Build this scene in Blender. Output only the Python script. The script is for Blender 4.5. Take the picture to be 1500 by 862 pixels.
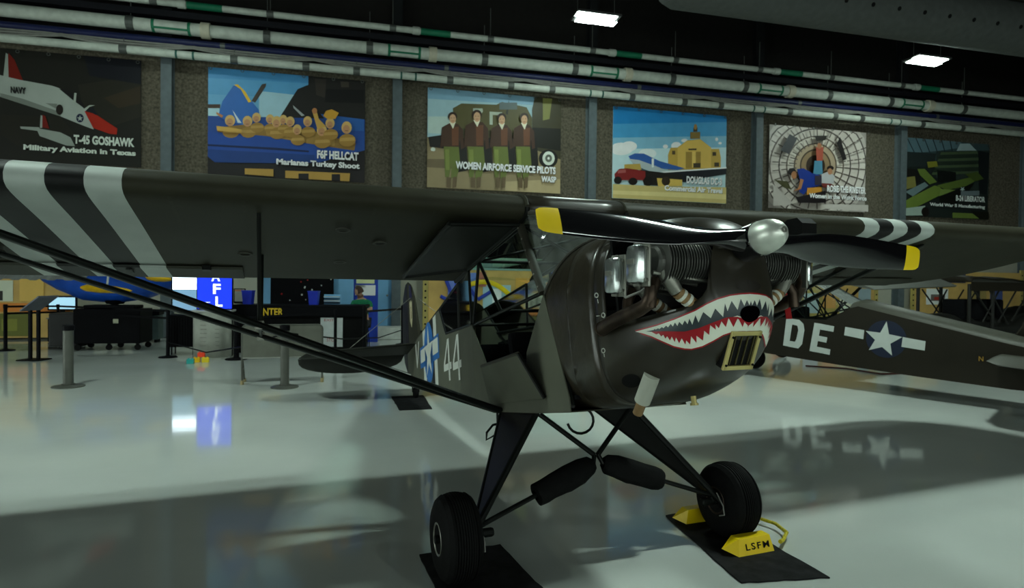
import bpy, bmesh, math, random
from mathutils import Vector, Matrix
from mathutils.bvhtree import BVHTree
from mathutils.geometry import delaunay_2d_cdt

random.seed(7)
scene = bpy.context.scene
for o in list(bpy.data.objects):
    bpy.data.objects.remove(o)
COL = scene.collection
R = math.radians

# ------------------------------------------------------------------ camera
F_PX, CAM_H, PITCH, ROLL = 900.0, 1.508, R(-0.896), R(0.635)
CAM = Vector((0, 0, CAM_H))
_fw = Vector((0, math.cos(PITCH), math.sin(PITCH)))
_u0 = Vector((0, -math.sin(PITCH), math.cos(PITCH)))
_r0 = Vector((1, 0, 0))
_rt = math.cos(ROLL) * _r0 + math.sin(ROLL) * _u0
_up = -math.sin(ROLL) * _r0 + math.cos(ROLL) * _u0
YAW = R(-14.434)                    # the hall's back wall runs along world X
_yaw = Matrix.Rotation(YAW, 3, 'Z')
_fw, _rt, _up = _yaw @ _fw, _yaw @ _rt, _yaw @ _up
cam_data = bpy.data.cameras.new('camera')
cam_data.sensor_width = 36.0
cam_data.lens = F_PX / 1500.0 * 36.0
cam_data.clip_end = 200
cam = bpy.data.objects.new('camera', cam_data)
COL.objects.link(cam)
_m = Matrix((_rt, _up, -_fw)).transposed().to_4x4()
_m.translation = CAM
cam.matrix_world = _m
scene.camera = cam
cam_data.dof.use_dof = True
cam_data.dof.focus_distance = 2.7
cam_data.dof.aperture_fstop = 4.5

# ------------------------------------------------------------------ world / exposure
world = bpy.data.worlds.new('hangar_dark')
scene.world = world
world.use_nodes = True
world.node_tree.nodes['Background'].inputs[0].default_value = (0.5, 0.6, 0.55, 1)
world.node_tree.nodes['Background'].inputs[1].default_value = 0.002
scene.view_settings.view_transform = 'Standard'
scene.view_settings.look = 'None'
scene.view_settings.gamma = 1.0
scene.view_settings.exposure = 0.0
scene.view_settings.use_curve_mapping = False
LAMP_L = 215.0                      # radiance of the hangar lamps' panels
LAMP_COL = (0.80, 1.0, 0.90)


# ------------------------------------------------------------------ pixel helpers (photo frame 1500 x 862)
def ray(x, y):
    return _fw * F_PX + _rt * (x - 750) + _up * (431 - y)


def floor_at(x, y, z=0.0):
    r = ray(x, y)
    return CAM + r * ((z - CAM_H) / r.z)


def on_plane(x, y, p, nrm):
    r = ray(x, y)
    return CAM + r * ((p - CAM).dot(nrm) / r.dot(nrm))


# back wall frame: W along the wall (to the right), M out of the wall into the room
WA = R(90)
W = Vector((1, 0, 0))
M = Vector((0, -1, 0))
WALLQ = 18.2


def wp(s, q, z):                    # along the wall, distance from the room origin, height
    return W * s - M * q + Vector((0, 0, z))


def on_wall(x, y, q=WALLQ):
    p = on_plane(x, y, -M * q, M)
    return p.dot(W), p.z


# ------------------------------------------------------------------ materials
MATS = {}


def mat(name, col, rough=0.5, metal=0.0, var=0.12, scale=6.0, bump=0.0, spec=0.3, coat=0.0):
    if name in MATS:
        return MATS[name]
    m = bpy.data.materials.new(name)
    m.use_nodes = True
    nt = m.node_tree
    b = nt.nodes['Principled BSDF']
    b.inputs['Roughness'].default_value = rough
    b.inputs['Metallic'].default_value = metal
    b.inputs['Specular IOR Level'].default_value = spec
    if coat:
        b.inputs['Coat Weight'].default_value = coat
        b.inputs['Coat Roughness'].default_value = 0.08
    b.inputs['Base Color'].default_value = (*col, 1)
    if var > 0 or bump > 0:
        tc = nt.nodes.new('ShaderNodeTexCoord')
        nz = nt.nodes.new('ShaderNodeTexNoise')
        nz.inputs['Scale'].default_value = scale
        nz.inputs['Detail'].default_value = 6
        nt.links.new(tc.outputs['Object'], nz.inputs['Vector'])
        if var > 0:
            rp = nt.nodes.new('ShaderNodeValToRGB')
            rp.color_ramp.elements[0].position = 0.3
            rp.color_ramp.elements[1].position = 0.7
            rp.color_ramp.elements[0].color = (*[c * (1 - var) for c in col], 1)
            rp.color_ramp.elements[1].color = (*[min(1, c * (1 + var)) for c in col], 1)
            nt.links.new(nz.outputs['Fac'], rp.inputs['Fac'])
            nt.links.new(rp.outputs['Color'], b.inputs['Base Color'])
        if bump > 0:
            bp = nt.nodes.new('ShaderNodeBump')
            bp.inputs['Strength'].default_value = bump
            bp.inputs['Distance'].default_value = 0.02
            nt.links.new(nz.outputs['Fac'], bp.inputs['Height'])
            nt.links.new(bp.outputs['Normal'], b.inputs['Normal'])
    MATS[name] = m
    return m


def emit(name, col, strength):
    if name in MATS:
        return MATS[name]
    m = bpy.data.materials.new(name)
    m.use_nodes = True
    b = m.node_tree.nodes['Principled BSDF']
    b.inputs['Base Color'].default_value = (*[c * 0.5 for c in col], 1)
    b.inputs['Emission Color'].default_value = (*col, 1)
    b.inputs['Emission Strength'].default_value = strength
    MATS[name] = m
    return m


def glass(name, tint=(0.85, 0.95, 0.92), refl=0.12, haze=0.0):
    if name in MATS:
        return MATS[name]
    m = bpy.data.materials.new(name)
    m.use_nodes = True
    nt = m.node_tree
    nt.nodes.remove(nt.nodes['Principled BSDF'])
    out = nt.nodes['Material Output']
    tr = nt.nodes.new('ShaderNodeBsdfTransparent')
    tr.inputs[0].default_value = (*tint, 1)
    gl = nt.nodes.new('ShaderNodeBsdfGlossy')
    gl.inputs['Roughness'].default_value = 0.05
    lw = nt.nodes.new('ShaderNodeLayerWeight')
    lw.inputs[0].default_value = refl
    mx = nt.nodes.new('ShaderNodeMixShader')
    nt.links.new(lw.outputs['Fresnel'], mx.inputs[0])
    nt.links.new(tr.outputs[0], mx.inputs[1])
    nt.links.new(gl.outputs[0], mx.inputs[2])
    last = mx
    if haze > 0:
        df = nt.nodes.new('ShaderNodeBsdfDiffuse')
        df.inputs[0].default_value = (0.6, 0.65, 0.62, 1)
        nz = nt.nodes.new('ShaderNodeTexNoise')
        nz.inputs['Scale'].default_value = 9
        tc = nt.nodes.new('ShaderNodeTexCoord')
        mp = nt.nodes.new('ShaderNodeMapping')
        mp.inputs['Scale'].default_value = (1, 7, 1)
        nt.links.new(tc.outputs['Object'], mp.inputs[0])
        nt.links.new(mp.outputs[0], nz.inputs['Vector'])
        ma = nt.nodes.new('ShaderNodeMath')
        ma.operation = 'MULTIPLY'
        ma.inputs[1].default_value = haze
        nt.links.new(nz.outputs['Fac'], ma.inputs[0])
        m2 = nt.nodes.new('ShaderNodeMixShader')
        nt.links.new(ma.outputs[0], m2.inputs[0])
        nt.links.new(mx.outputs[0], m2.inputs[1])
        nt.links.new(df.outputs[0], m2.inputs[2])
        last = m2
    nt.links.new(last.outputs[0], out.inputs['Surface'])
    MATS[name] = m
    return m


def paint(hexcol, rough=0.5):
    """flat printed / painted colour from an sRGB hex string"""
    c = [int(hexcol[i:i + 2], 16) / 255 for i in (0, 2, 4)]
    lin = tuple(v / 12.92 if v <= 0.04045 else ((v + 0.055) / 1.055) ** 2.4 for v in c)
    lin = tuple(min(.85, 1.45 * v) for v in lin)      # the print itself is lighter than it looks in the dim hall
    return mat('print_' + hexcol, lin, rough, var=0.05, scale=3)


# ------------------------------------------------------------------ mesh builder
class MB:
    def __init__(self):
        self.v, self.f, self.mi = [], [], []

    def add(self, vs, fs, mi=0):
        b = len(self.v)
        self.v += [Vector(p) for p in vs]
        for f in fs:
            self.f.append([b + i for i in f])
            self.mi.append(mi)
        return self

    def box(self, c, s, rot=None, mi=0, taper=1.0):
        x, y, z = s[0] / 2, s[1] / 2, s[2] / 2
        pts = []
        for k in (-1, 1):
            t = taper if k > 0 else 1
            pts += [Vector((i * x * t, j * y * t, k * z)) for i, j in ((-1, -1), (1, -1), (1, 1), (-1, 1))]
        if rot is not None:
            pts = [rot @ p for p in pts]
        c = Vector(c)
        return self.add([c + p for p in pts], [(3, 2, 1, 0), (4, 5, 6, 7), (0, 1, 5, 4), (1, 2, 6, 5), (2, 3, 7, 6), (3, 0, 4, 7)], mi)

    def rbox(self, c, s, rot=None, mi=0, bev=0.01):
        """box with chamfered edges"""
        bm = bmesh.new()
        bmesh.ops.create_cube(bm, size=1)
        for v in bm.verts:
            v.co = Vector((v.co.x * s[0], v.co.y * s[1], v.co.z * s[2]))
        bmesh.ops.bevel(bm, geom=bm.edges[:], offset=bev, segments=2, affect='EDGES', profile=0.6)
        c = Vector(c)
        bm.verts.index_update()
        vs = [c + ((rot @ v.co) if rot is not None else v.co) for v in bm.verts]
        fs = [[v.index for v in f.verts] for f in bm.faces]
        bm.free()
        return self.add(vs, fs, mi)

    def tube(self, path, r, n=10, mi=0, caps=True, flat=1.0, up=None):
        path = [Vector(p) for p in path]
        rs = r if isinstance(r, (list, tuple)) else [r] * len(path)
        rings = []
        ref = None
        for i, p in enumerate(path):
            if i == 0:
                d = path[1] - path[0]
            elif i == len(path) - 1:
                d = path[-1] - path[-2]
            else:
                d = (path[i + 1] - path[i]).normalized() + (path[i] - path[i - 1]).normalized()
            d.normalize()
            if ref is None:
                ref = Vector(up) if up is not None else (Vector((0, 0, 1)) if abs(d.z) < 0.9 else Vector((1, 0, 0)))
            a = d.cross(ref)
            a.normalize()
            b = a.cross(d)
            ref = b
            rings.append([p + (a * math.cos(2 * math.pi * k / n) * flat + b * math.sin(2 * math.pi * k / n)) * rs[i] for k in range(n)])
        vs = [q for ring in rings for q in ring]
        fs = []
        for i in range(len(rings) - 1):
            for k in range(n):
                k2 = (k + 1) % n
                fs.append((i * n + k, i * n + k2, (i + 1) * n + k2, (i + 1) * n + k))
        if caps:
            fs.append(tuple(range(n - 1, -1, -1)))
            fs.append(tuple((len(rings) - 1) * n + k for k in range(n)))
        return self.add(vs, fs, mi)

    def lathe(self, prof, c=(0, 0, 0), axis=(0, 0, 1), n=24, mi=0, caps=True):
        """prof: (radius, along axis)"""
        axis = Vector(axis).normalized()
        a = axis.orthogonal().normalized()
        b = axis.cross(a)
        c = Vector(c)
        vs, fs = [], []
        for r, h in prof:
            for k in range(n):
                t = 2 * math.pi * k / n
                vs.append(c + axis * h + (a * math.cos(t) + b * math.sin(t)) * max(r, 1e-4))
        for i in range(len(prof) - 1):
            for k in range(n):
                k2 = (k + 1) % n
                fs.append((i * n + k, i * n + k2, (i + 1) * n + k2, (i + 1) * n + k))
        if caps:
            fs.append(tuple(range(n - 1, -1, -1)))
            fs.append(tuple((len(prof) - 1) * n + k for k in range(n)))
        return self.add(vs, fs, mi)

    def prism(self, poly, ext, mi=0):
        """3D polygon extruded by vector ext"""
        poly = [Vector(p) for p in poly]
        ext = Vector(ext)
        n = len(poly)
        fs = [tuple(range(n - 1, -1, -1)), tuple(range(n, 2 * n))]
        for k in range(n):
            k2 = (k + 1) % n
            fs.append((k, k2, n + k2, n + k))
        return self.add(poly + [p + ext for p in poly], fs, mi)

    def grid(self, rows, mi=0, close=False):
        n = len(rows[0])
        vs = [p for r in rows for p in r]
        fs = []
        for i in range(len(rows) - 1):
            for k in range(n if close else n - 1):
                k2 = (k + 1) % n
                fs.append((i * n + k, i * n + k2, (i + 1) * n + k2, (i + 1) * n + k))
        return self.add(vs, fs, mi)

    def build(self, name, mats, parent=None, smooth=False, solid=0.0, angle=35, fix=True):
        me = bpy.data.meshes.new(name)
        me.from_pydata([tuple(p) for p in self.v], [], self.f)
        mats = mats if isinstance(mats, (list, tuple)) else [mats]
        for m in mats:
            me.materials.append(m)
        for i, p in enumerate(me.polygons):
            p.material_index = self.mi[i]
        if fix:
            bm = bmesh.new()
            bm.from_mesh(me)
            bmesh.ops.recalc_face_normals(bm, faces=bm.faces)
            bm.to_mesh(me)
            bm.free()
        if smooth:
            me.shade_smooth()
            me.set_sharp_from_angle(angle=R(angle))
        me.update()
        o = bpy.data.objects.new(name, me)
        COL.objects.link(o)
        if parent is not None:
            o.parent = parent
        if solid:
            s = o.modifiers.new('solid', 'SOLIDIFY')
            s.thickness = solid
            s.offset = 0
        return o


def tag(o, label, cat, group=None, kind=None):
    o['label'] = label
    o['category'] = cat
    if group:
        o['group'] = group
    if kind:
        o['kind'] = kind
    return o


def struct(o, label=None):
    o['kind'] = 'structure'
    if label:
        o['label'] = label
    return o


def thing(name, label, cat, loc=(0, 0, 0), rz=0.0, group=None, matrix=None):
    o = bpy.data.objects.new(name, None)
    o.empty_display_size = 0.2
    COL.objects.link(o)
    if matrix is not None:
        o.matrix_world = matrix
    else:
        o.location = loc
        o.rotation_euler = (0, 0, rz)
    return tag(o, label, cat, group)


def dup(root, matrix=None, loc=None, rz=None, label=None):
    c = root.copy()
    COL.objects.link(c)
    if matrix is not None:
        c.matrix_world = matrix
    if loc is not None:
        c.location = loc
    if rz is not None:
        c.rotation_euler = (0, 0, rz)
    if label:
        c['label'] = label
    for ch in [x for x in bpy.data.objects if x.parent == root]:
        d = ch.copy()
        COL.objects.link(d)
        d.parent = c
        for g in [x for x in bpy.data.objects if x.parent == ch]:
            e = g.copy()
            COL.objects.link(e)
            e.parent = d
    return c


def text_mesh(body, bold=0.0, space=1.0):
    cu = bpy.data.curves.new('lettering', 'FONT')
    cu.body = body
    cu.offset = bold
    cu.space_character = space
    cu.resolution_u = 3
    ob = bpy.data.objects.new('lettering_tmp', cu)
    COL.objects.link(ob)
    dg = bpy.context.evaluated_depsgraph_get()
    me = bpy.data.meshes.new_from_object(ob.evaluated_get(dg))
    bpy.data.objects.remove(ob)
    bpy.data.curves.remove(cu)
    return me


def text(name, body, m, origin, ex, ey, width, height, parent=None, bold=0.02, lift=0.0, nrm=None, space=1.0):
    """flat lettering stretched to fill width x height from its lower left corner"""
    me = text_mesh(body, bold, space)
    xs = [v.co.x for v in me.vertices]
    ys = [v.co.y for v in me.vertices]
    x0, x1, y0, y1 = min(xs), max(xs), min(ys), max(ys)
    ex, ey = Vector(ex).normalized(), Vector(ey).normalized()
    nn = Vector(nrm) if nrm is not None else ex.cross(ey)
    for v in me.vertices:
        v.co = Vector(origin) + ex * ((v.co.x - x0) / (x1 - x0) * width) + ey * ((v.co.y - y0) / (y1 - y0) * height) + nn * lift
    me.materials.clear()
    me.materials.append(m)
    me.name = name
    o = bpy.data.objects.new(name, me)
    COL.objects.link(o)
    if parent is not None:
        o.parent = parent
    return o


def ell(cx, cy, rx, ry, n=20, a0=0, a1=360):
    return [(cx + rx * math.cos(R(a0 + (a1 - a0) * k / n)), cy + ry * math.sin(R(a0 + (a1 - a0) * k / n))) for k in range(n + (0 if a1 - a0 == 360 else 1))]


def star_pts(cx, cy, r, rot=90):
    return [(cx + (r if k % 2 == 0 else r * 0.382) * math.cos(R(rot + 36 * k)), cy + (r if k % 2 == 0 else r * 0.382) * math.sin(R(rot + 36 * k))) for k in range(10)]


# ------------------------------------------------------------------ common materials
def floor_material():
    m = bpy.data.materials.new('sealed_epoxy_floor')
    m.use_nodes = True
    nt = m.node_tree
    b = nt.nodes['Principled BSDF']
    tc = nt.nodes.new('ShaderNodeTexCoord')
    n1 = nt.nodes.new('ShaderNodeTexNoise')
    n1.inputs['Scale'].default_value = 0.7
    n1.inputs['Detail'].default_value = 8
    nt.links.new(tc.outputs['Object'], n1.inputs['Vector'])
    rp = nt.nodes.new('ShaderNodeValToRGB')
    rp.color_ramp.elements[0].position = 0.3
    rp.color_ramp.elements[1].position = 0.72
    rp.color_ramp.elements[0].color = (0.50, 0.53, 0.50, 1)
    rp.color_ramp.elements[1].color = (0.57, 0.60, 0.57, 1)
    nt.links.new(n1.outputs['Fac'], rp.inputs['Fac'])
    # small dark flecks
    vo = nt.nodes.new('ShaderNodeTexVoronoi')
    vo.inputs['Scale'].default_value = 1.6
    nt.links.new(tc.outputs['Object'], vo.inputs['Vector'])
    lt = nt.nodes.new('ShaderNodeMath')
    lt.operation = 'LESS_THAN'
    lt.inputs[1].default_value = 0.0022
    nt.links.new(vo.outputs['Distance'], lt.inputs[0])
    mx = nt.nodes.new('ShaderNodeMixRGB')
    mx.inputs[2].default_value = (0.1, 0.1, 0.09, 1)
    nt.links.new(lt.outputs[0], mx.inputs[0])
    nt.links.new(rp.outputs['Color'], mx.inputs[1])
    nt.links.new(mx.outputs[0], b.inputs['Base Color'])
    b.inputs['Roughness'].default_value = 0.07
    b.inputs['Specular IOR Level'].default_value = 0.6
    mp = nt.nodes.new('ShaderNodeMapping')
    mp.inputs['Rotation'].default_value = (0, 0, R(14))
    mp.inputs['Scale'].default_value = (0.5, 2.2, 1)
    nt.links.new(tc.outputs['Object'], mp.inputs[0])
    n2 = nt.nodes.new('ShaderNodeTexNoise')
    n2.inputs['Scale'].default_value = 3.0
    n2.inputs['Detail'].default_value = 3
    nt.links.new(mp.outputs[0], n2.inputs['Vector'])
    bp = nt.nodes.new('ShaderNodeBump')
    bp.inputs['Strength'].default_value = 0.035
    bp.inputs['Distance'].default_value = 0.02
    nt.links.new(n2.outputs['Fac'], bp.inputs['Height'])
    nt.links.new(bp.outputs['Normal'], b.inputs['Normal'])
    return m


M_white = mat('white_pvc', (0.50, 0.54, 0.48), 0.4)
M_green = mat('green_pipe_mark', (0.01, 0.16, 0.08), 0.5)
M_blue_pipe = mat('blue_pipe_paint', (0.008, 0.012, 0.06), 0.45)
M_cable = mat('grey_cable', (0.22, 0.22, 0.2), 0.6)
M_clamp = mat('dull_clamp_steel', (0.12, 0.13, 0.12), 0.5, 0.6)
M_black = mat('black_plastic', (0.004, 0.004, 0.005), 0.5, spec=0.05)
M_blackm = mat('matte_black', (0.006, 0.006, 0.006), 0.85, spec=0.04)
M_rubber = mat('black_rubber', (0.006, 0.006, 0.006), 0.7, bump=0.1, scale=60, spec=0.07)
M_lamp_body = mat('lamp_housing', (0.05, 0.05, 0.05), 0.6)
M_col = mat('blue_grey_column_paint', (0.10, 0.125, 0.135), 0.55)
M_conc = mat('dark_exposed_aggregate', (0.105, 0.092, 0.066), 0.95, var=0.45, scale=16, bump=0.5)
M_wallw = mat('pale_lower_wall', (0.44, 0.44, 0.36), 0.8, var=0.06, scale=1.0)

# ------------------------------------------------------------------ the hall
ZC = 10.8
S0, S1, Q0 = -22.0, 36.0, -12.0


def slab(name, pts, ext, m):
    return struct(MB().prism(pts, ext).build(name, m))


floor = slab('floor', [wp(S0, Q0, -0.2), wp(S1, Q0, -0.2), wp(S1, WALLQ + .4, -0.2), wp(S0, WALLQ + .4, -0.2)], (0, 0, 0.2), floor_material())
M_ceil = mat('dark_ceiling_deck', (0.03, 0.03, 0.028), 0.9)
ceiling = slab('ceiling', [wp(S0, Q0, ZC), wp(S1, Q0, ZC), wp(S1, WALLQ + .4, ZC), wp(S0, WALLQ + .4, ZC)], (0, 0, 0.2), M_ceil)
M_side = mat('dim_hangar_cladding', (0.05, 0.05, 0.045), 0.9)
slab('wall_left', [wp(S0, Q0, 0), wp(S0, WALLQ, 0), wp(S0, WALLQ, ZC), wp(S0, Q0, ZC)], -W * 0.2, M_side)
slab('wall_right', [wp(S1, Q0, 0), wp(S1, WALLQ, 0), wp(S1, WALLQ, ZC), wp(S1, Q0, ZC)], W * 0.2, M_side)
slab('wall_front', [wp(S0, Q0, 0), wp(S1, Q0, 0), wp(S1, Q0, ZC), wp(S0, Q0, ZC)], M * 0.2, M_side)
# long unseen strip of glowing panes behind the camera, added for low frontal light
FILL_L = 3.9
M_fill = emit('fill_pane_glow', (0.86, 1.0, 0.93), FILL_L)
fill_panel = struct(MB().rbox(wp(4, Q0 + .05, 1.75), (25.2, .06, 3.1), bev=.01).build('fill_panel_1', mat('fill_frame_steel', (.05, .05, .05), .5)))
wpm = None
for k in range(10):
    if wpm is None:
        o = MB().box((0, 0, 0), (2.34, .03, 2.8)).build('pane', M_fill, fill_panel)
        wpm = o.data
    else:
        o = bpy.data.objects.new('pane', wpm)
        COL.objects.link(o)
        o.parent = fill_panel
    o.location = wp(4 - 11.25 + 2.5 * k, Q0 + .10, 1.75)
fill_panel2 = struct(MB().rbox(wp(S0 + .05, 2.0, 1.75), (.06, 20.2, 3.1), bev=.01).build('fill_panel_2', mat('fill_frame_steel', (.05, .05, .05), .5)))  # second added strip, unseen at left, brightens the starboard side
wpm = None
for k in range(8):
    if wpm is None:
        o = MB().box((0, 0, 0), (.03, 2.34, 2.8)).build('pane', emit('side_fill_pane_glow', (0.86, 1.0, 0.93), 7.0), fill_panel2)
        wpm = o.data
    else:
        o = bpy.data.objects.new('pane', wpm)
        COL.objects.link(o)
        o.parent = fill_panel2
    o.location = wp(S0 + .10, 2 - 8.75 + 2.5 * k, 1.75)
LOWZ = 3.35
wb = MB()
UPZ = on_wall(750, 122)[1]
wb.prism([wp(S0, WALLQ, LOWZ), wp(S1, WALLQ, LOWZ), wp(S1, WALLQ, UPZ), wp(S0, WALLQ, UPZ)], -M * 0.3, 0)
wb.prism([wp(S0, WALLQ, UPZ), wp(S1, WALLQ, UPZ), wp(S1, WALLQ, ZC), wp(S0, WALLQ, ZC)], -M * 0.3, 2)
wb.prism([wp(S0, WALLQ, 0), wp(S1, WALLQ, 0), wp(S1, WALLQ, LOWZ), wp(S0, WALLQ, LOWZ)], -M * 0.3, 1)
wall_back = struct(wb.build('wall_back', [M_conc, M_wallw, mat('dark_upper_wall', (0.014, 0.013, 0.012), 0.9, spec=.1)]))  # wall and column tops near black above the pipes
struct(MB().box((0, 0, 0), (1, 1, 1)).build('baseboard_back', mat('dark_baseboard', (0.02, 0.02, 0.018), 0.6)))
bb = bpy.data.objects['baseboard_back']
bb.matrix_world = Matrix.Translation(wp((S0 + S1) / 2, WALLQ - 0.02, 0.06)) @ Matrix.Rotation(math.pi / 2 - WA, 4, 'Z') @ Matrix.Diagonal((S1 - S0, 0.04, 0.12, 1))

c0 = on_wall(248, 200)[0]
c1 = on_wall(863, 200)[0]
BAY = (c1 - c0) / 2
COLS = [c0 + BAY * k for k in range(-3, 7)]
RW = Matrix.Rotation(math.pi / 2 - WA, 3, 'Z')
cme = None
for s in COLS:
    if cme is None:
        b = MB()
        for (cy, sx, sy) in ((-0.01, 0.26, 0.02), (-0.29, 0.26, 0.02), (-0.15, 0.02, 0.26)):
            b.box((0, cy, (UPZ - ZC) / 2), (sx, sy, UPZ - .02))
            b.box((0, cy, UPZ / 2), (sx, sy, ZC - UPZ - .02), mi=1)
        b.box((0, -0.15, -ZC / 2 + .03), (0.36, 0.36, 0.03))
        for sx in (-.13, .13):
            for sy in (-.02, -.28):
                b.lathe([(0.018, 0), (0.018, 0.05)], (sx, sy, -ZC / 2 + .02), n=6)
        cobj = b.build('column', [M_col, mat('column_black_top', (.012, .013, .014), .8, spec=.1)], wall_back)
        cme = cobj.data
    else:
        cobj = bpy.data.objects.new('column', cme)
        COL.objects.link(cobj)
        cobj.parent = wall_back
    cobj.matrix_world = Matrix.Translation(wp(s, WALLQ, ZC / 2)) @ RW.to_4x4()
# shallow panel ribs of the upper wall (joint strips)
rib = None

# ------------------------------------------------------------------ hangar lamps (a regular grid of twin-panel fixtures)
LS0, LDS, LQ0, LDQ, LZ = 5.94, 10.56, 14.78, 9.98, 8.3


def make_lamp(m):
    t = thing('hangar_lamp', 'twin-panel lamp', 'lamp', group='twin-panel hangar lamps')
    MB().rbox((0, 0, 0.05), (1.16, 0.62, 0.06), bev=0.015).build('housing', M_lamp_body, t)
    for sy in (-1, 1):
        MB().box((0.06 * sy, 0.155 * sy, 0.008), (1.06, 0.24, 0.02)).build('light_panel', m, t)
    MB().box((0, 0, 0.01), (1.1, 0.03, 0.03)).build('divider', M_lamp_body, t)
    for sx in (-.5, .5):
        MB().tube([(sx, 0, 0.08), (sx, 0, ZC - LZ)], 0.008, 6).build('suspension_cable', M_clamp, t)
    return t


# some fixtures of the grid are dimmed or off, as the light on the floor shows
LAMPS_ON = {(0, 0): 0.4, (1, 0): 0.5, (-1, 0): 0.2, (-1, 1): 1.1, (0, 1): 1.4, (0, 2): 0.22}
lamp_labels = {(0, 0): 'bright twin-panel lamp hanging above the women service pilots banner',
               (1, 0): 'twin-panel lamp hanging above the riveter banner at upper right'}
for (i, j), k in LAMPS_ON.items():
    o = make_lamp(emit('lamp_panel_glow_%d' % round(k * 1000), LAMP_COL, LAMP_L * k))
    o['label'] = lamp_labels.get((i, j), 'hangar ceiling lamp out of the picture')
    o.matrix_world = Matrix.Translation(wp(LS0 + LDS * i, LQ0 - LDQ * j, LZ)) @ RW.to_4x4()

# ------------------------------------------------------------------ pipes along the wall
PQ = WALLQ - 0.55


def pipe_z(x, y, q=PQ):
    return on_wall(x, y, q)[1]


def pipe_thing(name, label, q, z, r, m, s0=-16, s1=33, n=16, cat='pipe'):
    t = thing(name, label, cat, wp(0, q, z))
    MB().tube([W * s0, W * s1], r, n).build('run', m, t, smooth=True)
    return t


def bands(t, r, spots, length, m, name, extra=1.06):
    me = None
    for s in spots:
        if me is None:
            o = MB().tube([-W * length / 2, W * length / 2], r * extra, 16).build(name, m, t, smooth=True)
            me = o.data
        else:
            o = bpy.data.objects.new(name, me)
            COL.objects.link(o)
            o.parent = t
        o.location = W * s


def hangers(t, r, spots, up):
    me = None
    for s in spots:
        if me is None:
            b = MB()
            b.tube([-W * .09, W * .09], r * 1.12, 14)
            b.tube([Vector((0, 0, r * .9)), Vector((0, 0, up))], 0.012, 6)
            o = b.build('hanger', M_clamp, t)
            me = o.data
        else:
            o = bpy.data.objects.new('hanger', me)
            COL.objects.link(o)
            o.parent = t
        o.location = W * s


M_pvc = M_white
zt = pipe_z(750, 61)
z1 = pipe_z(750, 92)
z2 = pipe_z(750, 126)
zb_ = pipe_z(750, 105)
sp = [on_wall(x, 60, PQ)[0] for x in (300, 638, 921, 1159, 1362)]
top_pipe = pipe_thing('upper_pipe', 'thin white pipe with long green bands, topmost of the wall pipes', PQ, zt, 0.085, M_pvc)
bands(top_pipe, 0.085, sp, 0.85, M_green, 'green_band')
bands(top_pipe, 0.085, [s - .55 for s in sp], 0.2, M_pvc, 'coupling', 1.3)
hangers(top_pipe, 0.085, [s + d for s in sp for d in (-1.2, 1.6)], 0.9)
main_pipe = pipe_thing('main_pipe', 'thick white pipe, widest of the pipes along the dark wall', PQ, z1, 0.16, M_pvc, n=24)
sp2 = [on_wall(x, 95, PQ)[0] for x in (252, 592, 884, 1127, 1335)]
bands(main_pipe, 0.16, [s + d for s in sp2 for d in (-.42, .42)], 0.07, M_green, 'green_band')
for s in sp2:
    o = MB().box((0, 0, 0), (0.84, 0.02, 0.05)).build('green_stripe', M_green, main_pipe)
    o.matrix_local = Matrix.Translation(W * s + M * .14 + Vector((0, 0, -.085))) @ RW.to_4x4()
bands(main_pipe, 0.16, [s + .8 for s in sp2], 0.22, mat('cream_coupling', (0.55, 0.52, 0.40), 0.5), 'coupling', 1.28)
hangers(main_pipe, 0.16, [s + d for s in sp2 for d in (-.95, 2.3)], 1.0)
low_pipe = pipe_thing('lower_pipe', 'thin white conduit running just above the banners', PQ, z2, 0.10, M_pvc)
sp3 = [on_wall(x, 140, PQ)[0] for x in (270, 597, 872, 1110, 1310)]
bands(low_pipe, 0.10, [s + d for s in sp3 for d in (-.18, .22)], 0.05, mat('dark_teal_band', (0.02, 0.10, 0.08), .5), 'band')
hangers(low_pipe, 0.10, [s + d for s in sp3 for d in (-1.4, 1.2, 3.0)], 0.32)
blue_pipe = pipe_thing('blue_pipe', 'dark blue pipe below the thick white pipe', PQ + .05, pipe_z(750, 109), 0.085, M_blue_pipe)
bands(blue_pipe, 0.085, [s + 1.2 for s in sp2], 0.12, M_clamp, 'clamp')
# sagging cable bundles
for j in range(3):
    b = MB()
    k0 = -16.0
    path = []
    while k0 < 33:
        for u in range(10):
            t_ = u / 10
            path.append(wp(k0 + t_ * BAY / 2, PQ + .04 - .03 * j, pipe_z(750, 112) - .045 * j - (0.04 + .03 * j) * 4 * t_ * (1 - t_)))
        k0 += BAY / 2
    b.tube(path, 0.028, 6)
    tag(b.build('cable_bundle', M_cable, smooth=True), ['uppermost grey cable sagging below the blue pipe', 'middle grey cable sagging below the blue pipe', 'lowest grey cable sagging down to the conduit above the banners'][j], 'cable')
# dark tray above the thick pipe
b = MB()
b.box((0, 0, 0), (49, .3, .16))
tr = b.build('cable_tray', mat('dark_tray_steel', (0.008, 0.008, 0.012), 0.6, 0.3))
tr.matrix_world = Matrix.Translation(wp(8.5, PQ + .1, (zt + z1) / 2 + .02)) @ RW.to_4x4()
tag(tr, 'dark steel cable tray between the upper and thick white pipes', 'cable tray')

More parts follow.
